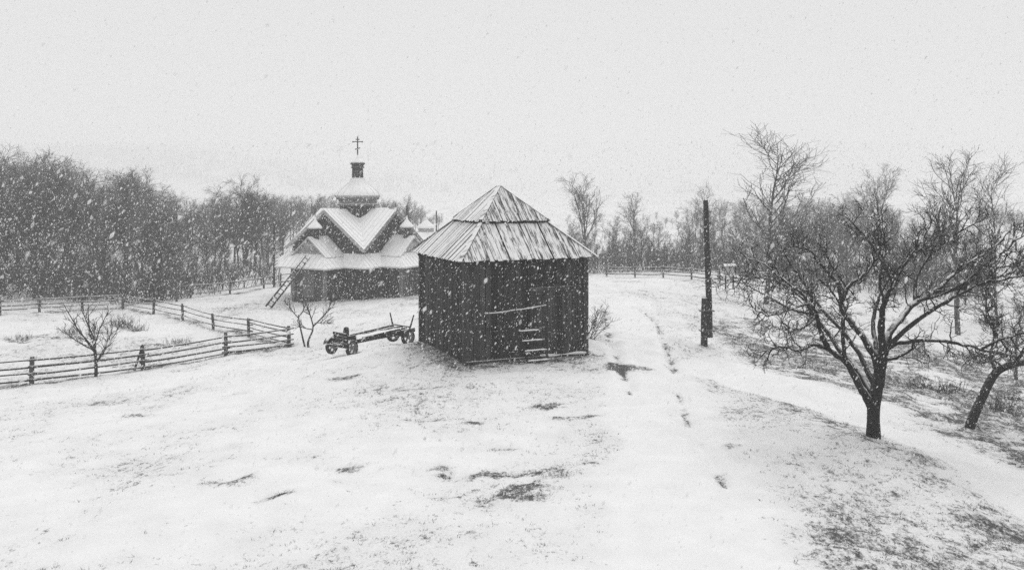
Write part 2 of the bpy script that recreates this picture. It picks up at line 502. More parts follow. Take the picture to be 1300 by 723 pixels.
def snow_ground_material():
    m, n, l, b = new_mat('snow_ground')
    ge = n.new('ShaderNodeNewGeometry')
    at_ = n.new('ShaderNodeAttribute'); at_.attribute_name = 'cover'
    def noise(scale, detail=4, rough=.6, stretch=None):
        t = n.new('ShaderNodeTexNoise')
        t.inputs['Scale'].default_value = scale
        t.inputs['Detail'].default_value = detail
        t.inputs['Roughness'].default_value = rough
        if stretch:
            mp = n.new('ShaderNodeMapping'); mp.inputs['Scale'].default_value = stretch
            l.new(ge.outputs['Position'], mp.inputs[0]); l.new(mp.outputs[0], t.inputs['Vector'])
        else:
            l.new(ge.outputs['Position'], t.inputs['Vector'])
        return t.outputs[0]
    def math_(op, a, c):
        k = n.new('ShaderNodeMath'); k.operation = op
        for i, q in enumerate((a, c)):
            if isinstance(q, (int, float)): k.inputs[i].default_value = q
            else: l.new(q, k.inputs[i])
        return k.outputs[0]
    na = noise(2.6, 8, .72, (1,.75,1))
    nb = noise(11, 5, .7, (1,.55,1))
    nc = noise(34, 3, .7, (1,.6,1))
    n0 = math_('ADD', math_('ADD', math_('MULTIPLY', na, .42), math_('MULTIPLY', nb, .36)), math_('MULTIPLY', nc, .22))
    nn = math_('MULTIPLY', math_('SUBTRACT', n0, .33), 2.95)
    # bare where the noise falls below a level that rises with the cover attribute
    lvl = at_.outputs['Fac']
    df = math_('SUBTRACT', lvl, nn)
    mr = n.new('ShaderNodeMapRange'); mr.interpolation_type = 'SMOOTHSTEP'
    mr.inputs[1].default_value = -.13; mr.inputs[2].default_value = .16
    l.new(df, mr.inputs[0])
    soil = n.new('ShaderNodeMapRange')
    soil.inputs[1].default_value = .3; soil.inputs[2].default_value = .7
    soil.inputs[3].default_value = .035; soil.inputs[4].default_value = .16
    l.new(noise(45, 4, .7, (1,.6,1)), soil.inputs[0])
    sn = n.new('ShaderNodeMapRange')
    sn.inputs[1].default_value = .3; sn.inputs[2].default_value = .7
    sn.inputs[3].default_value = .80; sn.inputs[4].default_value = .88
    l.new(noise(1.1, 5, .6), sn.inputs[0])
    mx = n.new('ShaderNodeMix'); mx.data_type = 'FLOAT'
    l.new(mr.outputs[0], mx.inputs[0]); l.new(sn.outputs[0], mx.inputs[2]); l.new(soil.outputs[0], mx.inputs[3])
    th = n.new('ShaderNodeMapRange'); th.inputs[1].default_value = .12; th.inputs[2].default_value = .60
    th.inputs[3].default_value = 0.0; th.inputs[4].default_value = .42
    l.new(at_.outputs['Fac'], th.inputs[0])
    fg = n.new('ShaderNodeMapRange'); fg.inputs[1].default_value = .35; fg.inputs[2].default_value = .65
    l.new(noise(24, 4, .75, (1,.7,1)), fg.inputs[0])
    gl = math_('SUBTRACT', 1.0, math_('MULTIPLY', th.outputs[0], fg.outputs[0]))
    l.new(math_('MULTIPLY', mx.outputs[0], gl), b.inputs['Base Color'])
    b.inputs['Roughness'].default_value = .75
    b.inputs['Specular IOR Level'].default_value = .15
    bp = n.new('ShaderNodeBump'); bp.inputs['Strength'].default_value = .55; bp.inputs['Distance'].default_value = .06
    hb = math_('SUBTRACT', math_('ADD', noise(5, 6, .65), math_('MULTIPLY', nb, .5)), math_('MULTIPLY', mr.outputs[0], .8))
    l.new(hb, bp.inputs['Height']); l.new(bp.outputs[0], b.inputs['Normal'])
    return m
M['snow_ground'] = snow_ground_material()
def plain(name, v, rough=.9, transl=0.0):
    m, n, l, b = new_mat(name)
    b.inputs['Base Color'].default_value = grey(v)
    b.inputs['Roughness'].default_value = rough
    if transl:
        tr = n.new('ShaderNodeBsdfTranslucent'); tr.inputs[0].default_value = grey(v)
        mix = n.new('ShaderNodeMixShader'); mix.inputs[0].default_value = transl
        l.new(b.outputs[0], mix.inputs[1]); l.new(tr.outputs[0], mix.inputs[2])
        l.new(mix.outputs[0], n['Material Output'].inputs[0])
    return m
M['snow'] = plain('snow', .86)
M['flake'] = plain('flake', .99, 1.0)
def _loose_flake(m):
    n, l = m.node_tree.nodes, m.node_tree.links
    b = n['Principled BSDF']; b.inputs['Specular IOR Level'].default_value = 0
    ge = n.new('ShaderNodeNewGeometry'); mr = n.new('ShaderNodeMapRange')
    mr.inputs[3].default_value = .30; mr.inputs[4].default_value = .80
    l.new(ge.outputs['Random Per Island'], mr.inputs[0])
    tr = n.new('ShaderNodeBsdfTransparent'); mx = n.new('ShaderNodeMixShader')
    l.new(mr.outputs[0], mx.inputs[0]); l.new(b.outputs[0], mx.inputs[1]); l.new(tr.outputs[0], mx.inputs[2])
    l.new(mx.outputs[0], n['Material Output'].inputs[0])
_loose_flake(M['flake'])
M['straw'] = wood('straw', .025, .11, coords='Generated', nscale=60, stretch=(1,1,1))
M['glass'] = plain('dark_glass', .02, .15)

# ------------------------------------------------------------------ fences: where the posts stand
FRONT_POSTS = [(-34.0, 30.5), (-27.0, 33.5)] + [at(u, v, D)[:2] for u, v, D in ((40,488,36.7),(182,470,41.7),(287,453,44.8),(367,438,46.5))]
MID_POSTS = [at(u, v, D)[:2] for u, v, D in ((367,438,46.5),(316,424,49.5),(271,413,52.5),(232,404,55.5),(195,399,58.0),(156,392,60.5))]
BACK_POSTS = [(-46, 52.0), (-39.5, 54.5)] + [at(u, v, D)[:2] for u, v, D in ((0,400,57.5),(50,396,59),(104,391,60.3),(156,392,61.2))]
REAR_POSTS = [at(u, v, D)[:2] for u, v, D in ((156,392,61.2),(186,381,65.5),(242,378,67),(292,371,69.5),(335,363,73),(356,361,75),(384,360,77))]
RIGHT_POSTS = [at(u, v, D)[:2] for u, v, D in ((770,356,80),(806,356,79),(842,357,78),(878,358,76.5),(914,362,74),(948,366,72),(990,369,71),(1030,373,69))]
FENCE_LINES += [FRONT_POSTS, MID_POSTS, BACK_POSTS, REAR_POSTS]

# ------------------------------------------------------------------ the ground
def axis(fine0, fine1, step, lo, hi, grow=1.13):
    c = list(np.arange(fine0, fine1, step))
    s, p = step, c[-1]
    while p < hi:
        s *= grow; p += s; c.append(p)
    s, p = step, c[0]
    while p > lo:
        s *= grow; p -= s; c.insert(0, p)
    return np.array(c)
gx = axis(-32, 32, .17, -1900, 1900)
gy = axis(11, 72, .17, -300, 2300)
X, Y = np.meshgrid(gx, gy)
Z = ground_z(X, Y)
nx_, ny_ = len(gx), len(gy)
vv = np.stack([X, Y, Z], -1).reshape(-1, 3)
ii = np.arange(nx_*ny_).reshape(ny_, nx_)
ff = np.stack([ii[:-1,:-1], ii[:-1,1:], ii[1:,1:], ii[1:,:-1]], -1).reshape(-1, 4)
gm = fast_mesh('ground', vv, ff, 4, True)
ca = gm.attributes.new('cover', 'FLOAT', 'POINT')
ca.data.foreach_set('value', cover_fn(X, Y).ravel().astype(np.float32))
ground = tag(link('ground', gm, M['snow_ground']), 'snow covered ground with grass and soil showing through', None, None, 'structure')

# ------------------------------------------------------------------ barn
barn = empty('log_barn', (BARN_C[0], BARN_C[1], 0), BARN_ROT)
tag(barn, 'dark plank barn with snowy two-tiered pyramid roof in the middle of the field', 'barn')
rng = np.random.RandomState(3)
WT = 3.86
# walls: local x = along the front (door) wall, local -y = front
wall_defs = [((-BW/2, -BD/2), (1,0), BW, 'front'), ((BW/2, -BD/2), (0,1), BD, 'right'),
             ((BW/2, BD/2), (-1,0), BW, 'back'), ((-BW/2, BD/2), (0,-1), BD, 'left')]
plank_mesh = []
for k in range(6):
    mb = MB()
    w, t = .19 + .02*(k % 3), .045
    z1 = WT - .02*k
    n = 5
    zs = [-.30 + (z1+.30)*i/n for i in range(n+1)]
    pts = []
    for z in zs:
        j = rng.uniform(-.006, .006, 4)
        pts += [(-w/2+j[0], -t+j[1]*.6, z), (w/2+j[2], -t+j[3]*.6, z), (w/2+j[2], 0, z), (-w/2+j[0], 0, z)]
    fs = [(0,3,2,1), (4*n, 4*n+1, 4*n+2, 4*n+3)]
    for i in range(n):
        for q in range(4):
            a, b_ = 4*i+q, 4*i+(q+1) % 4
            fs.append((a, b_, b_+4, a+4))
    mb.poly(pts, fs)
    plank_mesh.append(mb.mesh('plank'))
for (ox, oy), (dx, dy), L, nm in wall_defs:
    wall = MB()
    nxn, nyn = dy, -dx
    p0 = Vector((ox, oy, 0)); d = Vector((dx, dy, 0)); nn = Vector((nxn, nyn, 0))
    a, b_ = p0 + d*.12 - nn*.10, p0 + d*(L-.12) - nn*.10
    wall.prism([a+Vector((0,0,-.3)), b_+Vector((0,0,-.3)), b_+Vector((0,0,WT)), a+Vector((0,0,WT))], -nn*.06)
    wo = wall.build('wall', M['barn_dark'], barn)
    s = .13
    while s < L-.12:
        k = rng.randint(6)
        w = .19 + .02*(k % 3)
        if s + w > L-.04: break
        c = p0 + d*(s+w/2) - nn*(.045 + rng.uniform(0, .018))
        o = link('plank', plank_mesh[k], M['barn_wall'], wo)
        o.location = c
        o.rotation_euler = (0, rng.uniform(-.004, .004), math.atan2(dy, dx))
        s += w + rng.uniform(.006, .03)
    # sill log with a ledge of snow, and a rail below the eaves
    zs_ = .02 if nm in ('front', 'right') else -.12
    sl = MB(); sl.bar(p0 + nn*.05 + Vector((0,0,zs_)), p0 + d*L + nn*.05 + Vector((0,0,zs_)), .16, .20)
    sl.build('sill', M['barn_wall'], barn)
    if nm in ('front', 'right'):
        sn = MB(); sn.tube([p0 + d*(L*q) + nn*(.09+.02*math.sin(9*q)) + Vector((0,0,.12+.015*math.sin(23*q))) for q in np.linspace(.60 if nm == 'front' else .03,.985,14)], [.045+.02*math.sin(7*i) for i in range(14)], 6)
        sn.build('snow_ledge', M['snow'], barn, True)
for sx in (-1, 1):
    for sy in (-1, 1):
        mb = MB(); x, y = sx*(BW/2-.03), sy*(BD/2-.03)
        mb.box(x-.10, x+.10, y-.10, y+.10, -.3, WT-.02)
        mb.build('corner_post', M['barn_post'] if (sx, sy) == (-1,-1) else M['barn_wall'], barn)
# door on the front wall: two leaves of boards, frame and hanging rail
FY = -BD/2
dr = MB(); dr.box(.10, .18, FY-.10, FY+.0, .1, 2.55); dr.box(1.86, 1.94, FY-.10, FY+.0, .1, 2.55); dr.box(.10, 1.94, FY-.11, FY+.0, 2.552, 2.70)
door_frame = dr.build('door_frame', M['barn_wall'], barn)
door = MB(); door.box(.185, 1.855, FY-.03, FY+.0, .14, 2.545)
door_o = door.build('door', M['barn_dark'], barn)
for k in range(8):
    b_ = MB(); x0 = .19 + k*.208
    b_.box(x0, x0+.196, FY-.055-.01*rng.rand(), FY-.031, .15, 2.54)
    b_.build('door_board', M['barn_wall'], door_o)
# roof
EZ, PZ, OV = 4.02, 6.38, .40
base = []
hx, hy = BW/2, BD/2
SL_H = PZ - EZ
deck = MB()
kk = .93
deck.poly([(-hx*kk,-hy*kk,EZ),(hx*kk,-hy*kk,EZ),(hx*kk,hy*kk,EZ),(-hx*kk,hy*kk,EZ),(0,0,EZ+SL_H*kk)],
          [(0,1,4),(1,2,4),(2,3,4),(3,0,4),(3,2,1,0)])
roof = deck.build('roof', M['barn_dark'], barn)
def roof_face(c0, c1, mat, mat_up):
    """boards on the roof triangle over the wall from corner c0 to c1 (unit: wall corners at eave height)"""
    a, b_, p = Vector((*c0, EZ)), Vector((*c1, EZ)), Vector((0, 0, PZ))
    es = (b_-a); L = es.length; es.normalize()
    mid = (a+b_)/2
    et = (p-mid); T = et.length; et.normalize()
    nrm = es.cross(et).normalized()
    if nrm.z < 0: nrm = -nrm
    half = L/2
    ext = OV/T*T
    def tmax(s):                      # s measured from the middle
        return T*(1-abs(s)/half)
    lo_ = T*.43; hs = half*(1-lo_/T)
    bt_ = MB(); bt_.bar(mid - es*(hs-.02) + et*(lo_+.03) + nrm*.085, mid + es*(hs-.02) + et*(lo_+.03) + nrm*.085, .07, .10, nrm)  # dark bar added to draw the shadow line below the upper tier
    bt_.build('tier_shadow_bar', M['barn_dark'], roof)
    for tier in (0, 1):
        lo = -ext if tier == 0 else T*.43
        hi_cap = T*.50 if tier == 0 else T
        smax = half*(1-lo/T)
        s = -smax + .01
        wmin, wmax = (.125, .19) if tier == 0 else (.12, .17)
        while s < smax-.03:
            w = min(rng.uniform(wmin, wmax), smax-s)
            s0, s1 = s, s+w-(rng.uniform(.004, .012) if rng.rand() < .78 else rng.uniform(.025, .055))
            s += w
            jb = rng.uniform(-.045, .03) if tier == 0 else rng.uniform(-.03, .04)
            lift = rng.uniform(.012, .05) + (.12 if tier else 0)
            th = .026
            b0, b1 = lo+jb, lo+jb+rng.uniform(-.015, .015)
            t0, t1 = min(tmax(s0), hi_cap), min(tmax(s1), hi_cap)
            if t0 < b0+.02: b0 = min(b0, t0-.02)
            if t1 < b1+.02: b1 = min(b1, t1-.02)
            pts = [mid + es*q + et*t for q, t in ((s0,b0),(s1,b1),(s1,t1),(s0,t0))]
            if s0 < 0 < s1 and max(t0, t1) < hi_cap:
                pts = [mid + es*q + et*t for q, t in ((s0,b0),(s1,b1),(s1,t1),(0,min(T,hi_cap)),(s0,t0))]
            mb = MB(); mb.prism([q + nrm*(lift+th) for q in pts], -nrm*th)
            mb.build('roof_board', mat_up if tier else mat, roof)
corners = [(-hx,-hy),(hx,-hy),(hx,hy),(-hx,hy)]
faces = [(0,1,'roof_patchy','roof_patchy_up'),(1,2,'roof_snowy','roof_snowy'),(2,3,'roof_patchy','roof_patchy'),(3,0,'roof_snowy','roof_snowy')]
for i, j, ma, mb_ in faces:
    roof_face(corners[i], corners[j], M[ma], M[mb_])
for cx, cyy in corners:
    d = Vector((cx, cyy, EZ)) - Vector((0,0,PZ))
    for f0, f1, up in ((.02,.57,.20),(.57,1.135,.09)):
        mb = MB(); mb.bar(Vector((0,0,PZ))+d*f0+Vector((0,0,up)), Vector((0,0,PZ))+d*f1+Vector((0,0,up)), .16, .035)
        mb.build('hip_board', M['roof_snowy'], roof)
eb = [MB() for _ in range(4)]
for k in range(4):       # dark plate and rafter feet under the eaves
    a, b_ = Vector((*corners[k], EZ-.24)), Vector((*corners[(k+1) % 4], EZ-.24))
    eb[k].bar(a*.985+Vector((0,0,EZ*.015)), b_*.985+Vector((0,0,EZ*.015)), .16, .16)
    n = 8
    out = ((a+b_)/2); out.z = 0; out.normalize()
    for q in range(n):
        c = a.lerp(b_, (q+.5)/n)
        eb[k].bar(c - out*.2+Vector((0,0,.20)), c + out*.22 - Vector((0,0,.14)), .07, .09)
    eb[k].build('eave_plate', M['barn_dark'], barn)

def barn_pt(x, y, z):
    c, s = math.cos(BARN_ROT), math.sin(BARN_ROT)
    return Vector((BARN_C[0]+x*c-y*s, BARN_C[1]+x*s+y*c, z))
# poles laid across the door, steps leaning on the sill
for k, (x0, x1, z0, z1, lab) in enumerate(((-1.78,-.78,1.86,1.90,'short snowy pole laid across the left of the barn door'),
                                           (-.80,.70,1.905,2.04,'long snowy pole laid across the barn door, rising to the right'))):
    mb = MB()
    a, b_ = barn_pt(x0, FY-.16, z0), barn_pt(x1, FY-.17, z1)
    pts = [a.lerp(b_, t) + Vector((0,0,-.02*math.sin(PI*t))) for t in np.linspace(0,1,7)]
    o = mb
    o.tube(pts, [.030+.004*math.sin(i*2) for i in range(7)], 8)
    # two iron hooks that carry the pole
    po = o.build('door_bar', M['pale_pole'], None, True)
    for t in (.15, .85):
        c = a.lerp(b_, t)
        hk = MB(); nrm = barn_pt(0,0,0)-barn_pt(0,1,0)
        hk.tube([c-nrm*.17+Vector((0,0,-.06)), c+Vector((0,0,-.045)), c+nrm*.045+Vector((0,0,-.02)), c+nrm*.045+Vector((0,0,.04))], .012, 6)
        hk.build('hook', M['iron'], po)
    tag(po, lab, 'pole', 'poles across the barn door')
st = empty('step_ladder', barn_pt(.10, FY-.35, 0), BARN_ROT)
tag(st, 'short wooden step ladder with snowy rungs leaning below the barn door', 'ladder')
for s in (-1, 1):
    mb = MB(); mb.bar((s*.42+.09, -.30, gz0(*barn_pt(.10, FY-.65,0)[:2])-.12), (s*.40-.10, .20, 1.30 if s > 0 else 1.12), .06, .09, (0,-1,0))
    mb.build('rail', M['barn_wall'], st)
for k in range(4):
    t = .06 + k*.285
    y = -.30 + .50*t; z = t*1.22; x = .09-.19*t
    mb = MB(); mb.box(x-.45, x+.45, y-.10, y+.06, z-.02, z+.02)
    o = mb.build('rung', M['barn_wall'], st)
    mb = MB(); mb.tube([(x-.44+.88*q, y-.03, z+.03+.006*math.sin(9*q+k)) for q in np.linspace(0,1,8)], [.012]+[.032]*6+[.012], 6)
    mb.build('snow', M['snow'], o, True)

# ------------------------------------------------------------------ church
CC = (-11.76, 66.0); CZ = -1.5; CR = R(-30)
church = empty('wooden_church', (CC[0], CC[1], CZ), CR)
tag(church, 'small wooden church with snowy gabled roofs and central dome with a cross', 'church')
A, P, WH = 3.3, 1.9, 1.42        # half side of the core, wing reach, wing half width
outline = []
for k in range(4):
    c, s = math.cos(k*PI/2), math.sin(k*PI/2)
    for n_, t_ in ((A,-A),(A,-WH),(A+P,-WH),(A+P,WH),(A,WH)):
        outline.append((n_*c - t_*s, n_*s + t_*c))
def offset_outline(pl, d):
    n = len(pl); out = []
    for i in range(n):
        p, q, r = Vector(pl[i-1]), Vector(pl[i]), Vector(pl[(i+1) % n])
        e0, e1 = (q-p).normalized(), (r-q).normalized()
        n0, n1 = Vector((e0.y, -e0.x)), Vector((e1.y, -e1.x))
        if abs(e0.dot(e1)) > .99:
            out.append(q + n0*d)
        else:
            out.append(q + (n0+n1)*d)
    return out
crng = np.random.RandomState(11)
SK_T, SK_B, SK_O = 3.30, 2.42, 1.0
for i in range(len(outline)):
    p, q = Vector(outline[i]), Vector(outline[(i+1) % len(outline)])
    L = (q-p).length; e = (q-p)/L; nn = Vector((e.y, -e.x))
    mb = MB()
    mb.prism([(p.x,p.y,-.7),(q.x,q.y,-.7),(q.x,q.y,SK_T),(p.x,p.y,SK_T)], (-nn.x*.2, -nn.y*.2, 0))
    s = 0
    while s < L-.02:
        w = min(crng.uniform(.16,.24), L-s)
        a, b_ = p+e*(s+.01), p+e*(s+w-.012)
        h = .02+crng.uniform(0,.02)
        mb.prism([(a.x,a.y,-.65),(b_.x,b_.y,-.65),(b_.x,b_.y,SK_T-.05),(a.x,a.y,SK_T-.05)], (nn.x*h, nn.y*h, 0))
        s += w
    mb.build('wall', M['church_end'] if i % 5 == 2 else M['church_wall'], church)
for i in range(len(outline)):
    if i % 5 in (2, 3):
        p = Vector(offset_outline(outline, .05)[i])
        mb = MB(); mb.box(p.x-.11, p.x+.11, p.y-.11, p.y+.11, -.6, SK_T-.12)
        mb.build('corner_post', M['church_corner'], church)
# stone footing
fo = offset_outline(outline, .14)
mb = MB(); mb.prism([(p.x,p.y,-1.0) for p in fo], (0,0,1.22)); mb.build('footing', M['church_wall'], church)
# skirt roof
inn, outr = offset_outline(outline, -.05), offset_outline(outline, SK_O)
sk = MB(); seams = MB()
for i in range(len(outline)):
    j = (i+1) % len(outline)
    a, b_, c, d = inn[i], inn[j], outr[j], outr[i]
    sk.prism([(a.x,a.y,SK_T+.05),(b_.x,b_.y,SK_T+.05),(c.x,c.y,SK_B),(d.x,d.y,SK_B)], (0,0,-.10))
    e = (b_-a).normalized(); nn = Vector((e.y,-e.x))
    L = (c-d).length
    for q in np.arange(.25, L, .42):
        o_ = d + e*q
        t = (a-o_).dot(e); t2 = (b_-o_).dot(e)
        dep = SK_O+.05
        # keep the seam inside the mitred strip
        k0 = 1.0
        if t > 0: k0 = min(k0, max(.1, q/max(t+q, 1e-3)))
        if t2 < 0: k0 = min(k0, max(.1, (L-q)/max(L-q-t2, 1e-3)))
        top = o_ - nn*dep*k0
        z1 = SK_B + (SK_T+.05-SK_B)*k0
        seams.bar((o_.x,o_.y,SK_B+.015),(top.x,top.y,z1+.015),.05,.028)
skirt = sk.build('skirt_roof', M['church_roof'], church)
tag(seams.build('roof_seam', M['church_roof'], skirt), kind='stuff')
# core walls above the skirt and four gables
GB, GA = 3.85, 6.32
slope = (GA-GB)/A
for k in range(4):
    rot = Matrix.Rotation(k*PI/2, 4, 'Z')
    T = lambda n_, t_, z: rot @ Vector((n_, t_, z))
    mb = MB(); mb.prism([T(A,-A,SK_T-.3),T(A,A,SK_T-.3),T(A,A,GB),T(A,0,GA),T(A,-A,GB)], T(-.15,0,0))
    gw = mb.build('gable_wall', M['church_wall'], church)
    bm_ = MB()
    t = -A
    while t < A-.05:
        w = crng.uniform(.18,.26)
        m_ = t+w/2
        ztop = GA-abs(m_)*slope-.14
        bm_.prism([T(A,t+.008,SK_T),T(A,t+w-.008,SK_T),T(A,t+w-.008,ztop),T(A,t+.008,ztop)], T(.03+crng.rand()*.02,0,0))
        t += w
    tag(bm_.build('gable_boarding', M['church_wall'], gw), kind='stuff')
    ov = .42
    n1 = A+ov
    r_ = MB(); se = MB()
    for sgn in (-1, 1):
        up = Vector((0,0,.10))
        r_.prism([T(0,0,GA)+up, T(n1,0,GA)+up, T(n1,sgn*n1,GA-n1*slope)+up], (0,0,-.14))
        for n_ in np.arange(.5, n1, .42):
            se.bar(T(n_,0,GA)+up+Vector((0,0,.01)), T(n_,sgn*n_,GA-n_*slope)+up+Vector((0,0,.01)), .05, .028)
    ro = r_.build('gable_roof', M['church_roof'], church)
    tag(se.build('roof_seam', M['church_roof'], ro), kind='stuff')
    bb = MB()
    for sgn in (-1, 1):
        bb.bar(T(n1+.03,0,GA-.02), T(n1+.03,sgn*n1,GA-n1*slope-.02), .05, .22)
    bb.build('bargeboard', M['church_pale'], ro)
    # wing: pale gable and steep little roof over the skirt
    WA, WB = 4.45, SK_T-.02
    mb = MB(); mb.prism([T(A+P,-WH,WB-.1),T(A+P,WH,WB-.1),T(A+P,0,WA-.08)], T(-.12,0,0))
    wg = mb.build('wing_gable', M['church_pale'], church)
    for q in range(6):
        z0 = WB+.03+q*.18
        hw = WH*(1-(z0+.09-WB)/(WA-WB))-.06
        if hw < .08: break
        b2 = MB(); b2.prism([T(A+P,-hw,z0),T(A+P,hw,z0),T(A+P,hw,z0+.16),T(A+P,-hw,z0+.16)], T(.025,0,0))
        b2.build('gable_board', M['church_pale'], wg)
    wr = MB(); ws = MB()
    ws_slope = (WA-WB)/WH
    n0, n2 = A-.6, A+P+.20
    for sgn in (-1, 1):
        e_ = WH+.30
        wr.prism([T(n0,0,WA+.08),T(n2,0,WA+.08),T(n2,sgn*e_,WA+.08-e_*ws_slope),T(n0,sgn*e_,WA+.08-e_*ws_slope)], (0,0,-.12))
        for n_ in np.arange(A+.2, n2, .42):
            ws.bar(T(n_,0,WA+.09), T(n_,sgn*e_,WA+.09-e_*ws_slope), .05, .028)
    wro = wr.build('wing_roof', M['church_roof'], church)
    tag(ws.build('roof_seam', M['church_roof'], wro), kind='stuff')
    # small turret on the wing ridge
    tp = T(A+P-.55, 0, 0)
    mb = MB(); mb.lathe([(.30,WA-.25),(.30,5.02),(.34,5.02),(.34,5.08)], 8, (tp.x,tp.y,0), R(22.5))
    tu = mb.build('turret', M['church_wall'], church)
    mb = MB(); mb.lathe([(.52,5.06),(.55,5.13),(.50,5.22),(.36,5.38),(.22,5.52),(.10,5.68),(.05,5.85),(.03,5.95)], 12, (tp.x,tp.y,0))
    mb.build('turret_cap', M['church_roof'], tu, True)
    mb = MB(); mb.box(tp.x-.025,tp.x+.025,tp.y-.025,tp.y+.025,5.9,6.75)
    tx = (rot @ Vector((0,1,0)))*.24
    mb.bar((tp.x-tx.x,tp.y-tx.y,6.48),(tp.x+tx.x,tp.y+tx.y,6.48),.045,.045)
    mb.bar((tp.x-tx.x*.5,tp.y-tx.y*.5,6.24),(tp.x+tx.x*.5,tp.y+tx.y*.5,6.3),.04,.04)
    mb.build('turret_cross', M['iron'], tu)
# drum, dome, lantern, cross
mb = MB(); mb.lathe([(1.36,4.4),(1.36,6.78)], 8, (0,0,0), R(22.5)); drum = mb.build('drum', M['church_wall'], church)
mb = MB()
for k in range(8):
    for q in range(5):
        a0 = 2*PI*k/8 + R(22.5); a1 = a0 + PI/4
        p, r2 = Vector((1.36*math.cos(a0),1.36*math.sin(a0),0)), Vector((1.36*math.cos(a1),1.36*math.sin(a1),0))
        c0, c1 = p.lerp(r2, q/5+.01), p.lerp(r2, (q+1)/5-.01)
        out = ((p+r2)/2).normalized()*.025
        mb.prism([c0+Vector((0,0,4.6)), c1+Vector((0,0,4.6)), c1+Vector((0,0,6.7)), c0+Vector((0,0,6.7))], out)
tag(mb.build('drum_boarding', M['church_wall'], drum), kind='stuff')
for k in range(8):
    a0 = 2*PI*(k+.5)/8 + R(22.5)
    r_ = 1.36*math.cos(PI/8)
    w = MB(); T = Matrix.Rotation(a0, 4, 'Z')
    w.prism([T@Vector((r_+.01,-.17,5.75)),T@Vector((r_+.01,.17,5.75)),T@Vector((r_+.01,.17,6.35)),T@Vector((r_+.01,-.17,6.35))], T.to_3x3()@Vector((.05,0,0)))
    wo = w.build('window', M['glass'], drum)
    w = MB()
    for p, q in (((-.2,5.72),(.2,5.72)),((-.2,6.38),(.2,6.38)),((-.19,5.72),(-.19,6.38)),((.19,5.72),(.19,6.38)),((0,5.72),(0,6.38))):
        w.bar(T@Vector((r_+.055,p[0],p[1])), T@Vector((r_+.055,q[0],q[1])), .05, .05)
    w.build('frame', M['church_trim'], wo)
mb = MB(); mb.lathe([(1.40,6.62),(1.62,6.68),(1.66,6.80),(1.50,6.84),(1.50,7.08),(1.66,7.12),(1.72,7.26),(1.6,7.30)], 8, (0,0,0), R(22.5))
mb.build('cornice', M['church_trim'], church)
mb = MB()
prof = [(1.66,7.28),(1.71,7.36),(1.68,7.50),(1.54,7.70),(1.31,7.92),(1.05,8.12),(.80,8.30),(.62,8.48),(.52,8.64),(.47,8.76)]
mb.lathe(prof, 24, (0,0,0)); dome = mb.build('dome', M['church_roof'], church, True)
mb = MB()
for k in range(16):
    a0 = 2*PI*k/16
    mb.tube([((r+.005)*math.cos(a0),(r+.005)*math.sin(a0),z) for r, z in prof], .022, 4)
tag(mb.build('roof_seam', M['church_roof'], dome), kind='stuff')
mb = MB(); mb.lathe([(.46,8.70),(.43,9.48),(.54,9.53),(.54,9.59),(.46,9.61),(.48,9.74),(.58,9.78),(.58,9.86)], 8, (0,0,0), R(22.5))
mb.build('lantern', M['church_wall'], church)
mb = MB(); mb.lathe([(.52,9.84),(.54,9.92),(.46,10.04),(.27,10.16),(.12,10.28),(.06,10.42),(.03,10.52)], 16); mb.build('lantern_cap', M['church_roof'], church, True)
mb = MB(); mb.box(-.035,.035,-.035,.035,10.4,11.85)
dv = Vector((math.cos(-CR), math.sin(-CR), 0))       # arms face the camera
for z, w, tilt in ((11.50,.34,0),(11.68,.15,0),(10.98,.2,.06)):
    mb.bar(-dv*w+Vector((0,0,z-tilt)), dv*w+Vector((0,0,z+tilt)), .06, .07)
for z, x in ((11.50,-.36),(11.50,.36),(11.87,0)):
    c = dv*x; mb.lathe([(.02,-.07),(.07,0),(.02,.07)], 6, (c.x,c.y,z))
mb.build('cross', M['iron'], church)
# porch door on the wing to the right of the ladder side
for k in (0, 3):
    rot = Matrix.Rotation(k*PI/2, 4, 'Z')
    T = lambda n_, t_, z: rot @ Vector((n_, t_, z))
    mb = MB(); mb.prism([T(A+P+.04,-.5,.2),T(A+P+.04,.5,.2),T(A+P+.04,.5,2.1),T(A+P+.04,-.5,2.1)], T(.05,0,0))
    d_ = mb.build('door', M['church_corner'] if k == 3 else M['church_wall'], church)
    hb = MB(); hb.bar(T(A+P+.13,.32,1.0), T(A+P+.13,.32,1.3), .03, .03); hb.build('handle', M['iron'], d_)

# long ladder against the church roof
lb, lt = Vector(at(340,386,59.0)), Vector(at(391,325,59.9))
lb.z = gz(lb.x, lb.y)+.02
lad = empty('long_ladder', lb); tag(lad, 'long wooden ladder leaning against the snowy church roof', 'ladder')
ax = (lt-lb); side = Vector((.82,.5,0)).normalized()*.24
side = (side - ax.normalized()*side.dot(ax.normalized()))
for s in (-1, 1):
    mb = MB(); mb.tube([side*s, side*s*.9+ax*.5+Vector((0,0,-.03)), side*s*.8+ax], [.07,.065,.055], 6); mb.build('rail', M['iron'], lad, True)
for k in range(13):
    t = (k+.6)/13.2
    w = 1-.2*t
    mb = MB(); mb.tube([-side*w*1.1+ax*t, side*w*1.1+ax*t], .03, 5); mb.build('rung', M['fence'], lad)

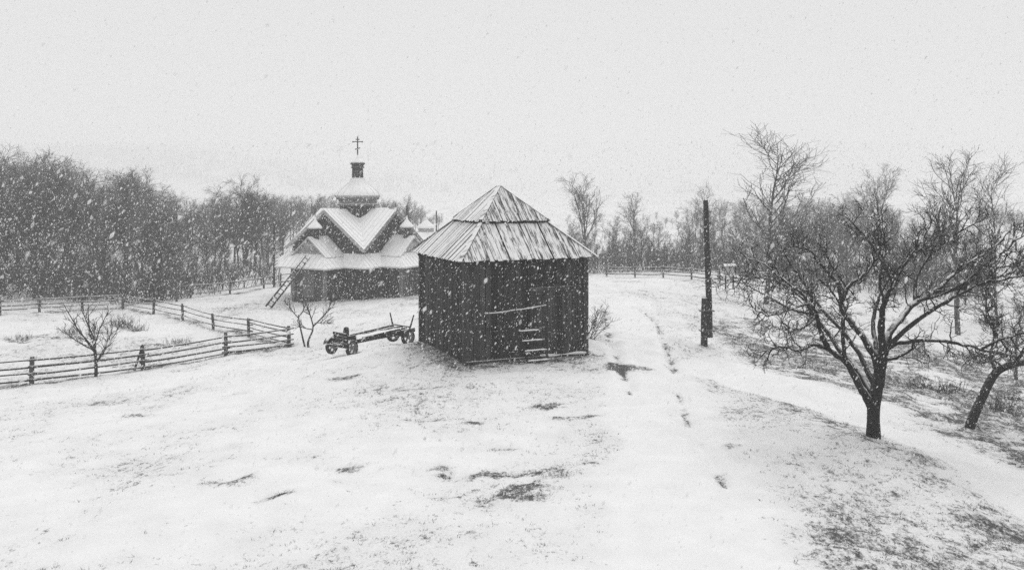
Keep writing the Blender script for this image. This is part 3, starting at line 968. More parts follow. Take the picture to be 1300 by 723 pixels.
# bell tower behind, between church and barn
bx, by, bz = at(541, 362, 86); bz = gz(bx, by)
bt = empty('bell_tower', (bx, by, bz), R(20)); tag(bt, 'small tower with snow-capped tent roof, half hidden behind the barn', 'tower')
hw, top = 1.55, at(0, 304, 86)[2]-bz
mb = MB(); mb.box(-hw,hw,-hw,hw,-.5,top); mb.build('wall', M['church_wall'], bt)
mb = MB(); mb.lathe([(2.75,top-.15),(2.8,top),(1.35,top+.75),(1.2,top+.8)], 4, (0,0,0), R(45)); rf = mb.build('roof', M['church_roof'], bt)
mb = MB(); mb.lathe([(.8,top+.7),(.8,top+1.15),(1.0,top+1.15),(.95,top+1.3),(.5,top+1.65),(.2,top+1.9),(.05,top+2.2)], 8); mb.build('cap', M['church_roof'], rf)
mb = MB(); mb.box(-.5,.5,-hw-.06,-hw+.01,0,1.8); mb.build('door', M['church_corner'], bt)

# ------------------------------------------------------------------ fences
frng = np.random.RandomState(5)
def fence(posts, hts, label, ph=1.12, pr=.085, rr=.042, lean=.06, rail_h=None):
    x0, y0 = posts[0]
    root = empty('rail_fence', (x0, y0, gz(x0, y0)))
    org = root.location.copy()
    tag(root, label, 'fence', 'rail fences round the church field')
    tops = []
    for i, (x, y) in enumerate(posts):
        z = gz(x, y)
        lx, ly = frng.uniform(-lean, lean, 2)
        b0 = Vector((x, y, z-.3)) - org
        h = ph*frng.uniform(.95, 1.08)
        mb = MB()
        mb.tube([b0, b0+Vector((lx*.3,ly*.3,.3+h*.5)), b0+Vector((lx,ly,.3+h-.05)), b0+Vector((lx,ly,.3+h))], [pr*1.05, pr, pr*.92, pr*.6], 7)
        mb.build('post', M['fence'], root)
        tops.append((x, y, z))
    for i in range(len(posts)-1):
        a, b_ = Vector(tops[i]), Vector(tops[i+1])
        e = (b_-a); e.z = 0; e.normalize(); nn = Vector((e.y, -e.x, 0))
        for k, h in enumerate(hts):
            j0, j1 = frng.uniform(-.035,.035,2)
            p0, p1 = a - e*.22 + nn*(.10+.015*k) + Vector((0,0,h+j0)), b_ + e*.22 + nn*(.10+.015*((k+i) % 2)) + Vector((0,0,h+j1))
            p0 -= org; p1 -= org
            m_ = []
            for t in np.linspace(0,1,6):
                m_.append(p0.lerp(p1, t) + Vector((0,0,-.03*math.sin(PI*t)+frng.uniform(-.008,.008))))
            r0 = rr*frng.uniform(.85,1.15)
            mb = MB(); mb.tube(m_, list(np.linspace(r0*1.1, r0*.85, 6)), 6); mb.build('rail', M['fence'], root, True)
    return root
fence(FRONT_POSTS, (.16,.42,.70,.98), 'nearest rail fence running from the left edge to the corner post', ph=1.15, pr=.10, rr=.05)
f2 = fence(MID_POSTS[1:] , (.30,.62,.92), 'rail fence slanting back from the corner post past the church ladder', ph=1.08)
def rails_between(root, p, q, hts):
    org = root.location
    for h in hts:
        a = Vector((p[0], p[1], gz(*p)+h)) - org; b_ = Vector((q[0], q[1], gz(*q)+h)) - org
        mb = MB(); mb.tube([a.lerp(b_, t)+Vector((0,0,-.03*math.sin(PI*t))) for t in np.linspace(0,1,6)], list(np.linspace(.05,.038,6)), 6)
        mb.build('rail', M['fence'], root, True)
rails_between(f2, MID_POSTS[0], MID_POSTS[1], (.22,.52,.80,1.0))
fence(BACK_POSTS, (.35,.62,.95), 'rail fence along the left wood with snow under it', ph=1.1)
fence(REAR_POSTS[1:], (.35,.95), 'thin two-rail fence behind the church field', ph=1.05, pr=.08, rr=.045)
fence(RIGHT_POSTS, (.35,.68,1.0), 'far rail fence along the wood right of the barn', ph=1.1, pr=.08, rr=.05)
# doubled post at (182,470): a propping stake beside the post
x, y = FRONT_POSTS[3]
mb = MB(); z = gz(x, y)
mb.tube([(x-.38,y-.2,z-.1),(x+.02,y-.12,z+1.25)], [.06,.045], 6)
tag(mb.build('fence_prop', M['fence']), 'slanting prop stake crossed over a post of the nearest fence', 'stake')

# ------------------------------------------------------------------ utility pole
p = gpx(897, 442)
po = empty('utility_pole', p); tag(po, 'dark wooden utility pole strapped to a short stub post beside the track', 'pole')
pz = lambda v: CAM_H-(v-HZ)/FPX*p.y - p.z
mb = MB(); mb.tube([(-.10,0,-.4),(-.10,0,1.0),(-.08,.0,pz(377)-.04),(-.08,0,pz(377))], [.15,.145,.13,.09], 10); mb.build('stub_post', M['pole'], po)
mb = MB(); mb.tube([(.14,.02,pz(428)),(.12,.02,1.5),(.07,.02,pz(350)),(.0,.0,pz(300)),(-.03,0,pz(262)),(-.04,0,pz(254))], [.13,.13,.13,.115,.11,.10], 10); mb.build('pole', M['pole'], po)
for v in (394, 419):
    mb = MB(); mb.bar((-.30,-.0,pz(v)),(.30,0,pz(v)),.36,.05); mb.build('strap', M['iron'], po)
    
for k, v in enumerate((283, 318, 352)):
    mb = MB(); mb.box(.02,.16,-.13,-.05,pz(v)-.03,pz(v)+.03); mb.build('bracket', M['iron'], po)

def slim_pole(u, vb, vt, D, label, arm=False):
    x, y, _ = at(u, vb, D); z = gz(x, y); h = at(u, vt, D)[2]-z
    o = empty('telegraph_pole', (x, y, z)); tag(o, label, 'pole')
    mb = MB(); mb.tube([(0,0,-.3),(0,0,h*.5),(0,0,h)], [.11,.1,.08], 8); mb.build('post', M['pole'], o)
    mb = MB(); mb.lathe([(.09,h-.02),(.12,h),(.02,h+.1)], 8); mb.build('cap', M['pole'], o)
slim_pole(348, 362, 283, 74, 'thin dark pole by the fence left of the church')
slim_pole(554, 350, 268, 105, 'faint distant pole above the left slope of the barn roof')

# notice board by the far fence
nb = gpx(926, 366)
no = empty('notice_board', nb, R(8)); tag(no, 'small pale notice board on posts at the far end of the track', 'sign')
k = nb.y/FPX
for s in (-1, 1):
    mb = MB(); mb.box(s*5*k-.05, s*5*k+.05, -.05,.05,-.3,29*k); mb.build('post', M['fence'], no)
mb = MB(); mb.box(-6*k,6*k,-.10,-.052,17*k,28*k); mb.build('panel', M['board'], no)
mb = MB(); mb.prism([(-8*k,-.3,28.5*k),(8*k,-.3,28.5*k),(8*k,.02,31*k),(-8*k,.02,31*k)],(0,0,.05)); mb.build('roof', M['church_roof'], no)

# ------------------------------------------------------------------ cart
fr, re_ = Vector((-7.30,37.2)), Vector((-5.05,39.35))
cd_ = (fr-re_); WB = cd_.length
_sd = Vector((cd_.y, -cd_.x))/WB*.56
zf, zr = max(gz(*(fr+_sd)), gz(*(fr-_sd)), gz(*fr))-.06, max(gz(*(re_+_sd)), gz(*(re_-_sd)))-.06
cart = empty('farm_cart', ((fr.x+re_.x)/2, (fr.y+re_.y)/2, (zf+zr)/2))
cart.rotation_euler = (0, -math.atan2(zf-zr, WB), math.atan2(cd_.y, cd_.x))
tag(cart, 'old four-wheeled farm cart with snowy bed and stakes beside the barn', 'cart')
hb = WB/2; WR = .35
def wheel(x, y, rz, name='wheel'):
    tc = MB()
    prof = [(WR-.09,-.075),(WR-.03,-.085),(WR,-.05),(WR,.05),(WR-.03,.085),(WR-.09,.075)]
    n = 24; b0 = len(tc.v)
    for r, h in prof:
        for k in range(n):
            a = 2*PI*k/n; tc.v.append((r*math.cos(a), h, r*math.sin(a)))
    m_ = len(prof)
    for i in range(m_):
        for k in range(n):
            k2, i2 = (k+1) % n, (i+1) % m_
            tc.f.append((i*n+k, i2*n+k, i2*n+k2, i*n+k2))
    w = empty_part = tc.build('wheel', M['tyre'], cart)
    w.location = (x, y, WR); w.rotation_euler = (0, 0, rz)
    rm = MB()
    for r0, r1, h0, h1 in ((WR-.12, WR-.088, -.06, .06),):
        pts = [(r0,h0),(r1,h0),(r1,h1),(r0,h1)]
        for r, h in pts:
            for k in range(n):
                a = 2*PI*k/n; rm.v.append((r*math.cos(a), h, r*math.sin(a)))
        for i in range(4):
            for k in range(n):
                k2, i2 = (k+1) % n, (i+1) % 4
                rm.f.append((i*n+k, i2*n+k, i2*n+k2, i*n+k2))
    for k in range(5):
        a = 2*PI*k/5+.3
        rm.bar((.03*math.cos(a),0,.03*math.sin(a)), ((WR-.1)*math.cos(a),0,(WR-.1)*math.sin(a)), .055, .06, (0,1,0))
    rm.tube([(0,-.11,0),(0,.11,0)], .055, 10)
    rm.build('rim', M['rim'], w)
    return w
wheel(-hb, .56, 0); wheel(-hb, -.56, 0)
ST = R(16)
for s in (-1, 1):
    wheel(hb - s*.56*math.sin(ST), s*.56*math.cos(ST), ST)
mb = MB(); mb.tube([(-hb,-.6,WR),(-hb,.6,WR)], .045, 8); mb.build('rear_axle', M['cart'], cart)
mb = MB(); mb.tube([(hb+.6*math.sin(ST),-.6*math.cos(ST),WR),(hb-.6*math.sin(ST),.6*math.cos(ST),WR)], .045, 8); mb.build('front_axle', M['cart'], cart)
mb = MB(); mb.tube([(-hb-.3,0,WR+.06),(0,0,WR+.09),(hb+.1,0,WR+.08)], .055, 8); mb.build('reach_pole', M['cart'], cart)
for x in (-hb, hb):
    mb = MB(); mb.box(x-.09,x+.09,-.55,.55,WR+.06,WR+.20); mb.build('bolster', M['cart'], cart)
for s in (-1, 1):      # side beams of the bed
    mb = MB(); mb.bar((-hb-.45,s*.46,WR+.26),(hb-.25,s*.44,WR+.22),.10,.17); mb.build('side_beam', M['cart'], cart)
for k in range(4):     # bed boards lying lengthways
    y0 = -.40+k*.205
    mb = MB(); mb.box(-hb-.35+.05*k, hb-.35-.06*(k % 2), y0, y0+.185, WR+.24+.012*(k % 2), WR+.275+.012*(k % 2)); mb.build('bed_board', M['cart_bed'], cart)
sn = MB()
n_ = 14
ptsn = []
for i in range(n_):
    for j in range(7):
        u, w = i/(n_-1), j/6
        ed = min(u, 1-u, w, 1-w)
        ptsn.append((-hb-.25+u*(2*hb-.35), -.36+w*.72, WR+.29+.045*min(1, ed*6)+.02*math.sin(5*u*3+w*4)*min(1, ed*5)))
sn.poly(ptsn, [(i*7+j,(i+1)*7+j,(i+1)*7+j+1,i*7+j+1) for i in range(n_-1) for j in range(6)])
so = sn.build('bed_snow', M['snow'], cart, True)
# rear standards, braces and tail bar
for s, ln in ((-1,.05),(1,-.10)):
    mb = MB(); mb.tube([(-hb-.02,s*.52,WR+.12),(-hb-.05+ln,s*.62,WR+.55),(-hb-.06+ln*2,s*.70,WR+.98)], [.045,.04,.028], 7); mb.build('stake', M['cart'], cart)
    mb = MB(); mb.bar((-hb+.02,s*.50,WR+.42),(hb-.75,s*.47,WR+.32),.06,.08); mb.build('side_rail', M['cart'], cart)
mb = MB(); mb.tube([(-hb-.05,-.60,WR+.44),(-hb-.05,.60,WR+.46)], .035, 7); mb.build('tail_bar', M['cart'], cart)
mb = MB(); mb.bar((-hb-.04,.56,WR+.20),(-hb+.38,.46,WR+.34),.16,.05); mb.build('wing_board', M['cart'], cart)
# fore carriage: box of stacked boards, log seat, fender, drawbar
for k in range(3):
    z0 = WR+.22+k*.15
    mb = MB(); mb.box(hb-.02+.03*k, hb+.05+.03*k, -.50, .50, z0, z0+.12); mb.build('front_board', M['cart'], cart)
for s in (-1, 1):
    mb = MB(); mb.box(hb-.42, hb+.04, s*.48-.03, s*.48+.03, WR+.22, WR+.52); mb.build('box_side', M['cart'], cart)
mb = MB(); mb.tube([(hb-.50,-.40,WR+.36),(hb-.34,-.15,WR+.56),(hb-.18,.12,WR+.78),(hb-.12,.22,WR+.80)], [.13,.13,.11,.08], 10); mb.build('log', M['cart'], cart)
mb = MB(); mb.tube([(hb-.46,-.46,WR+.12),(hb-.44,-.30,WR+.50)], [.12,.09], 9); mb.build('log', M['cart'], cart)
for s, h in ((-1,.62),(1,.86)):
    mb = MB(); mb.tube([(hb+.0,s*.47,WR+.2),(hb+.04,s*.53,WR+h)], [.03,.022], 6); mb.build('stake', M['cart'], cart)
fd = MB()
n = 12
for i in range(n+1):
    a = R(15) + i*R(150)/n
    for y_, r in ((-.12,WR+.07),(.12,WR+.07),(.12,WR+.085),(-.12,WR+.085)):
        fd.v.append((r*math.cos(a), y_, r*math.sin(a)))
for i in range(n):
    for q in range(4):
        fd.f.append((i*4+q, i*4+(q+1) % 4, (i+1)*4+(q+1) % 4, (i+1)*4+q))
fd.f += [(0,1,2,3), (n*4+3,n*4+2,n*4+1,n*4)]
fo_ = fd.build('fender', M['cart_bed'], cart, True)
fo_.location = (hb+.56*math.sin(ST), -.56*math.cos(ST), WR); fo_.rotation_euler = (0,0,ST)
ca_, sa_ = math.cos(ST), math.sin(ST)
for s in (-1, 1):
    mb = MB(); mb.bar((hb+.05-s*.18*sa_, s*.18, WR+.12),(hb+.62*ca_-s*.10*sa_, .62*sa_+s*.10*ca_, WR+.20),.05,.06); mb.build('drawbar', M['cart'], cart)
mb = MB(); mb.tube([(hb+.55*ca_+.35*sa_, .55*sa_-.35*ca_, WR+.18),(hb+.60*ca_-.45*sa_, .60*sa_+.45*ca_, WR+.22)], .03, 6); mb.build('swingletree', M['cart'], cart)
mb = MB(); mb.bar((hb+.28*ca_,.28*sa_-.45,WR+.16),(hb+.28*ca_,.28*sa_+.45,WR+.16),.09,.09); mb.build('footboard', M['cart'], cart)

# ------------------------------------------------------------------ trees
def nrmv(v):
    return v/(np.linalg.norm(v)+1e-9)
class Tree:
    """chains of points and radii, meshed as tapered tubes"""
    def __init__(s, seed):
        s.r = np.random.RandomState(seed); s.trunk = []; s.crown = []
    def chain(s, p, d, L, r0, r1, n, wander, trop, tv=(0,0,1)):
        pts = [np.array(p, float)]; d = nrmv(np.array(d, float)); ds = [d]
        tv = np.array(tv, float); st = L/n
        for i in range(n):
            d = nrmv(d + s.r.normal(0, wander, 3) + tv*trop)
            pts.append(pts[-1] + d*st); ds.append(d)
        return np.array(pts), np.linspace(r0, r1, n+1), ds
    def side(s, d, ang):
        q = s.r.normal(size=3); q = nrmv(q - d*np.dot(q, d))
        return nrmv(d*math.cos(ang) + q*math.sin(ang))
    def ramify(s, pts, rad, ds, levels, f0=.2):
        """levels: list of dicts n, L, ang, r, wander, trop, seg"""
        if not levels: return
        lv = levels[0]; n = len(pts)-1
        cnt = lv['n'] if isinstance(lv['n'], int) else s.r.poisson(lv['n'])
        for k in range(cnt):
            f = f0 + (1-f0)*(k+s.r.rand())/max(cnt, 1)
            i = min(int(f*n), n-1); t = f*n-i
            p = pts[i]*(1-t)+pts[i+1]*t
            rr = rad[i]*(1-t)+rad[i+1]*t
            L = lv['L']*(1-lv.get('tap', .5)*f)*s.r.uniform(.65, 1.25)
            r0 = max(min(lv['r']*s.r.uniform(.8, 1.2), rr*.9), .003)
            d = s.side(ds[i], R(s.r.uniform(*lv['ang'])))
            cp, cr, cds = s.chain(p, d, L, r0, max(r0*.4, lv.get('rmin', .004)), lv['seg'], lv['wander'], lv['trop'], lv.get('tv', (0,0,1)))
            s.crown.append((cp, cr, lv.get('sides', 3)))
            s.ramify(cp, cr, cds, levels[1:], .15)
    def mesh(s, chains, name):
        V, F, b = [], [], 0
        for pts, rad, n in chains:
            m = len(pts)
            d = np.gradient(pts, axis=0)
            d /= (np.linalg.norm(d, axis=1)[:,None]+1e-9)
            ref = np.array([0.31,0.87,.39]) if abs(d[0] @ np.array([0.31,0.87,.39])) < .85 else np.array([.9,-.3,.3])
            u = np.cross(d, ref); u /= (np.linalg.norm(u, axis=1)[:,None]+1e-9)
            w = np.cross(d, u)
            a = 2*PI*np.arange(n)/n
            ring = pts[:,None,:] + rad[:,None,None]*(np.cos(a)[None,:,None]*u[:,None,:] + np.sin(a)[None,:,None]*w[:,None,:])
            V.append(ring.reshape(-1,3))
            i = np.arange(m-1)[:,None]*n; k = np.arange(n)[None,:]; k2 = (np.arange(n)+1)[None,:] % n
            F.append(np.stack([b+i+k, b+i+k2, b+i+n+k2, b+i+n+k], -1).reshape(-1,4))
            b += m*n
        return fast_mesh(name, np.concatenate(V), np.concatenate(F), 4, True)
    def objects(s, name, loc, mt, mc, rz=0.0):
        o = empty(name, loc, rz)
        link('trunk', s.mesh(s.trunk, 'trunk'), mt, o)
        link('crown', s.mesh(s.crown, 'crown'), mc, o)
        return o

def catmull(P, sub=4):
    P = np.array(P, float); out = []
    for i in range(len(P)-1):
        p0, p1, p2, p3 = P[max(i-1,0)], P[i], P[i+1], P[min(i+2, len(P)-1)]
        for t in np.arange(sub)/sub:
            out.append(.5*((2*p1)+(-p0+p2)*t+(2*p0-5*p1+4*p2-p3)*t*t+(-p0+3*p1-3*p2+p3)*t**3))
    out.append(P[-1])
    return np.array(out)

# --- the old apple tree in the foreground
AX, AY = px(1107, 556); AZ = gz(AX, AY)
KA = FPX/AY
def ap(zx, zy, dy):      # read off an enlarged crop of the photograph
    u, v = 920+zx/1.642, 160+zy/1.642
    return ((u-1107)/KA, dy, (557-v)/KA)
ap_tree = Tree(21)
LIMBS = [  # thick limbs: points, start and end radius
    ([(308,592,0),(285,555,-.1),(262,520,-.25),(240,488,-.4),(205,465,-.55),(180,430,-.7),(168,385,-.8),(150,365,-.9),(115,372,-1.0),(70,386,-1.1),(40,376,-1.1)],.115,.016),
    ([(205,465,-.55),(170,450,-.7),(130,458,-.9),(92,450,-1.0),(60,462,-1.0)],.05,.014),
    ([(312,572,0),(285,520,.25),(255,480,.4),(232,440,.6),(205,405,.7),(185,365,.8),(150,335,.9),(105,300,1.0),(70,285,1.0)],.10,.014),
    ([(318,560,0),(322,505,.1),(300,455,.2),(270,415,.3),(258,385,.4),(265,345,.3),(295,315,.2),(320,285,.1),(326,240,0),(316,185,-.1)],.125,.012),
    ([(322,545,0),(327,480,-.1),(316,420,-.3),(318,370,-.4),(335,330,-.5),(352,290,-.6),(375,250,-.7),(400,215,-.7)],.13,.012),
    ([(326,505,0),(345,440,.1),(378,408,.3),(412,375,.4),(455,355,.5),(500,320,.6),(545,290,.7),(590,265,.8),(632,230,.85)],.12,.016),
    ([(455,355,.5),(510,345,.3),(565,330,.1),(645,310,0)],.055,.014),
    ([(335,470,0),(352,455,-.2),(395,443,-.5),(440,443,-.8),(490,455,-1),(540,465,-1.1),(590,490,-1.2)],.065,.016),
    ([(335,492,0),(360,483,-.1),(385,465,-.15),(383,448,-.2)],.045,.022),
    ([(412,375,.4),(430,325,.8),(465,285,1.0),(530,235,1.2),(585,205,1.2)],.055,.014),
    ([(322,520,0),(335,470,.6),(352,410,1.2),(400,340,1.7),(460,290,2),(530,260,2.1),(590,255,2.1)],.08,.01),
    ([(312,545,0),(290,470,.7),(240,400,1.3),(200,330,1.7),(170,275,1.9)],.08,.01),
    ([(258,385,.4),(230,330,-.1),(190,295,-.5),(150,255,-.7),(115,250,-.8)],.055,.012),
    ([(322,485,0),(345,420,-.8),(380,370,-1.4),(430,330,-1.8),(490,300,-2),(550,290,-2)],.075,.012),
    ([(240,488,-.4),(215,430,-1.0),(200,380,-1.5),(165,330,-1.9),(130,300,-2.1)],.06,.01),
    ([(265,345,.3),(240,290,.8),(235,245,1.2)],.04,.01),
    ([(318,370,-.4),(290,320,-1.0),(280,260,-1.4),(262,225,-1.5)],.045,.01),
    ([(150,365,-.9),(110,330,-.6),(70,318,-.4)],.03,.009),
    ([(190,360,.8),(140,330,1.3),(90,335,1.6),(30,350,1.8)],.045,.012),
    ([(500,320,.6),(540,320,1.3),(590,300,1.8)],.035,.012),
    ([(412,375,.4),(470,335,-.4),(535,265,-.8),(598,215,-1)],.05,.012),
    ([(335,330,-.5),(312,270,-.2),(282,220,.1),(255,190,.2)],.04,.011),
    ([(352,290,-.6),(420,235,-.2),(450,200,.1)],.035,.011),
    ([(545,290,.7),(575,300,.2),(615,285,-.2),(640,280,-.4)],.03,.01),
    ([(490,455,-1),(520,430,-1.3),(560,415,-1.5),(600,420,-1.6)],.035,.01),
    ([(168,385,-.8),(140,400,-1.3),(100,410,-1.6),(60,400,-1.8)],.035,.01),
    ([(205,405,.7),(160,395,1.0),(110,365,1.2),(50,330,1.3)],.04,.01)]
tp = np.array([ap(309,662,0), ap(310,640,0), ap(310,610,0), ap(311,585,0), ap(316,555,0), ap(322,520,0), ap(325,495,0)])
tp[0,2] -= .25
tr = catmull(tp, 3)
ap_tree.trunk.append((tr, np.interp(np.linspace(0,1,len(tr)), [0,.12,.3,.6,1], [.24,.185,.155,.165,.12]), 14))
twig_levels = [dict(n=0, L=.80, ang=(30,80), r=.018, wander=.28, trop=.02, seg=6, tap=.45, sides=4, rmin=.006),
               dict(n=5.5, L=.42, ang=(30,75), r=.0105, wander=.28, trop=.10, seg=4, tap=.3, rmin=.0045),
               dict(n=2.8, L=.17, ang=(30,70), r=.0075, wander=.25, trop=.10, seg=2, tap=.2, rmin=.005)]
for P_, r0, r1 in LIMBS:
    c = catmull([ap(*q) for q in P_], 5)
    c += ap_tree.r.normal(0, .022, c.shape)*np.linspace(.2,1,len(c))[:,None]
    L = np.linalg.norm(np.diff(c, axis=0), axis=1).sum()
    rad = np.linspace(r0**.6, r1**.6, len(c))**(1/.6)
    rad *= 1+ap_tree.r.normal(0, .06, len(c))
    (ap_tree.trunk if r0 > .09 else ap_tree.crown).append((c, rad, 9 if r0 > .07 else 7))
    ds = [nrmv(v) for v in np.gradient(c, axis=0)]
    lv = [dict(q) for q in twig_levels]
    lv[0]['n'] = int(L*4.8)
    tip = c[-1] - np.array([0, 0, 2.4]); tip[2] *= .5
    for q in lv[:2]: q['tv'] = tuple(nrmv(tip)); q['trop'] = .07
    ap_tree.ramify(c, rad, ds, lv, .32)
    # the limb's own tip keeps growing
    cp, cr, cds = ap_tree.chain(c[-1], ds[-1], .45, r1, .005, 6, .2, .08)
    ap_tree.crown.append((cp, cr, 4)); ap_tree.ramify(cp, cr, cds, twig_levels[1:], .05)
o = ap_tree.objects('apple_tree', (AX, AY, AZ), M['bark'], M['twig'])
tag(o, 'large bare spreading apple tree in the right foreground with snow on its limbs', 'tree')

# --- leaning small tree at the right edge
t = Tree(33)
bx, by = px(1232, 543); bz = gz(bx, by); kb = FPX/by
lp = lambda u, v, dy: ((u-1232)/kb, dy, (543-v)/kb)
tr = catmull([lp(1229,552,0),lp(1234,535,0),lp(1250,502,.05),(lp(1266,476,.1)),lp(1285,466,.1),lp(1312,462,.2)], 4)
t.trunk.append((tr, np.interp(np.linspace(0,1,len(tr)), [0,.15,1], [.19,.15,.09]), 12))
for P_, r0 in (([(1268,474,.1),(1262,455,.2),(1272,425,.4),(1264,395,.5),(1270,350,.7)],.06),([(1290,465,.1),(1300,430,-.2),(1290,395,-.5),(1295,350,-.6)],.06),
               ([(1312,462,.2),(1340,430,.3),(1370,400,.3),(1390,360,.2)],.07),([(1312,462,.2),(1350,458,-.3),(1390,450,-.8)],.05),
               ([(1275,470,.1),(1250,452,-.4),(1225,445,-.8),(1205,452,-1)],.035),([(1300,430,-.2),(1330,390,.4),(1345,340,.8)],.05),([(1300,464,.1),(1292,440,.9),(1285,410,1.5),(1300,370,1.9)],.05)):
    c = catmull([lp(*q) for q in P_], 5); c += t.r.normal(0, .012, c.shape)
    rad = np.linspace(r0, .012, len(c)); t.crown.append((c, rad, 7))
    ds = [nrmv(v) for v in np.gradient(c, axis=0)]
    L = np.linalg.norm(np.diff(c, axis=0), axis=1).sum()
    lv = [dict(q) for q in twig_levels]; lv[0]['n'] = int(L*8); lv[0]['trop'] = .0
    t.ramify(c, rad, ds, lv, .2)
o = t.objects('apple_tree', (bx, by, bz), M['bark_dry'], M['twig'])
tag(o, 'small leaning fruit tree with bent trunk at the right edge', 'tree')

# --- small bare trees near the fence
t = Tree(41)
bx, by = px(122, 478); bz = gz(bx, by)
hh = (478-385)*by/FPX
tr, rd, ds = t.chain((0,0,-.2), (.02,0,1), hh*.48, .085, .055, 6, .04, .05)
t.trunk.append((tr, rd, 9))
for k in range(11):
    a = 2*PI*k/11*3 + t.r.uniform(-.3,.3)
    i = 3 + k % 4
    el = R(t.r.uniform(28, 62))
    L_ = hh*t.r.uniform(.52,.80)
    cp, cr, cds = t.chain(tr[i], (math.cos(a)*math.cos(el), math.sin(a)*math.cos(el), math.sin(el)), L_, .04, .012, 8, .10, .05)
    t.crown.append((cp, cr, 6))
    t.ramify(cp, cr, cds, [dict(n=9, L=.75, ang=(25,55), r=.016, wander=.14, trop=.07, seg=5, sides=4, rmin=.007),
                           dict(n=4.0, L=.36, ang=(25,55), r=.010, wander=.15, trop=.05, seg=3, rmin=.006)], .2)
o = t.objects('young_tree', (bx, by, bz), M['bark'], M['twig'])
tag(o, 'young bare tree with fan-shaped crown standing at the nearest fence', 'tree')
t = Tree(43)
bx, by = px(391, 438); bz = gz(bx, by); kb = FPX/by
lp = lambda u, v, dy: ((u-391)/kb, dy, (438-v)/kb)
for P_, r0, tr_ in (([(393,444,0),(391,432,0),(396,418,.1),(397,410,.1)],.075,True),([(388,444,.1),(384,428,.1),(379,408,.2),(377,398,.3)],.06,True),
                ([(397,412,.1),(407,402,.2),(415,392,.3),(418,382,.3)],.045,False),([(397,411,.1),(394,398,0),(391,386,-.1)],.04,False),
                ([(378,402,.2),(370,395,.4),(362,385,.5)],.035,False),([(378,400,.2),(385,390,.1),(383,376,0)],.035,False),([(396,416,.1),(388,412,-.4),(382,408,-.7)],.03,False),
                ([(399,408,.1),(410,406,-.3),(416,405,-.5)],.025,False)):
    c = catmull([lp(*q) for q in P_], 5); rad = np.linspace(r0, r0*.45, len(c))
    (t.trunk if tr_ else t.crown).append((c, rad, 7))
    ds = [nrmv(v) for v in np.gradient(c, axis=0)]
    if not tr_:
        t.ramify(c, rad, ds, [dict(n=10, L=.8, ang=(20,50), r=.018, wander=.12, trop=.10, seg=5, sides=4, rmin=.008),
                              dict(n=3.0, L=.36, ang=(25,50), r=.011, wander=.12, trop=.06, seg=3, rmin=.007)], .3)
o = t.objects('young_tree', (bx, by, bz), M['bark'], M['twig'])
tag(o, 'twin-stemmed bare sapling between the fence corner and the cart', 'tree')
# shrub behind the right corner of the barn
t = Tree(47)
sx_, sy_ = 3.30, 37.3
for k in range(9):
    a = t.r.uniform(-1.3, 1.2)
    cp, cr, cds = t.chain((t.r.uniform(-.25,.25),t.r.uniform(-.2,.2),-.1), (math.cos(a)*.7, math.sin(a)*.6, 1), t.r.uniform(1.0,1.8), .016, .006, 7, .10, .02)
    (t.trunk if k < 4 else t.crown).append((cp, cr, 5))
    t.ramify(cp, cr, cds, [dict(n=7, L=.7, ang=(25,55), r=.012, wander=.13, trop=.05, seg=4, rmin=.006), dict(n=2.0, L=.3, ang=(25,55), r=.008, wander=.1, trop=.05, seg=2, rmin=.006)], .25)
o = t.objects('bare_shrub', (sx_, sy_, gz(sx_, sy_)), M['bark'], M['twig'])
tag(o, 'bare twiggy shrub sticking out behind the right corner of the barn', 'shrub')

# --- woodland trees: a few grown kinds, copied
def wood_tree(seed, H, r0, n1, L1, ang, up, bare=.22, lean=.0, fork=False, dens=1.0):
    t = Tree(seed)
    tr, rd, ds = t.chain((0,0,-.3), (lean,0,1), H, r0, .02, 14, .045, .06)
    t.trunk.append((tr, rd, 7))
    if fork:
        for s in (-1, 1, .3):
            q, w, e = t.chain(tr[5], (s*.35, t.r.uniform(-.3,.3), 1), H*.58, r0*.6, .018, 10, .06, .05)
            t.trunk.append((q, w, 6))
            t.ramify(q, w, e, [dict(n=int(n1*.5), L=L1*.8, ang=ang, r=.04, wander=.10, trop=up, seg=6, tap=.6, sides=4, rmin=.012),
                               dict(n=6*dens, L=L1*.36, ang=(25,55), r=.019, wander=.12, trop=up*.7, seg=4, tap=.4, rmin=.010),
                               dict(n=4.0*dens, L=L1*.17, ang=(25,60), r=.0125, wander=.12, trop=up*.5, seg=2, tap=.2, rmin=.009)], .12)
    t.ramify(tr, rd, ds, [dict(n=n1, L=L1, ang=ang, r=.045, wander=.09, trop=up, seg=7, tap=.65, sides=4, rmin=.012),
                          dict(n=7*dens, L=L1*.38, ang=(25,55), r=.02, wander=.12, trop=up*.7, seg=4, tap=.45, rmin=.010),
                          dict(n=4.5*dens, L=L1*.18, ang=(25,60), r=.013, wander=.12, trop=up*.5, seg=2, tap=.2, rmin=.009)], bare)
    return t
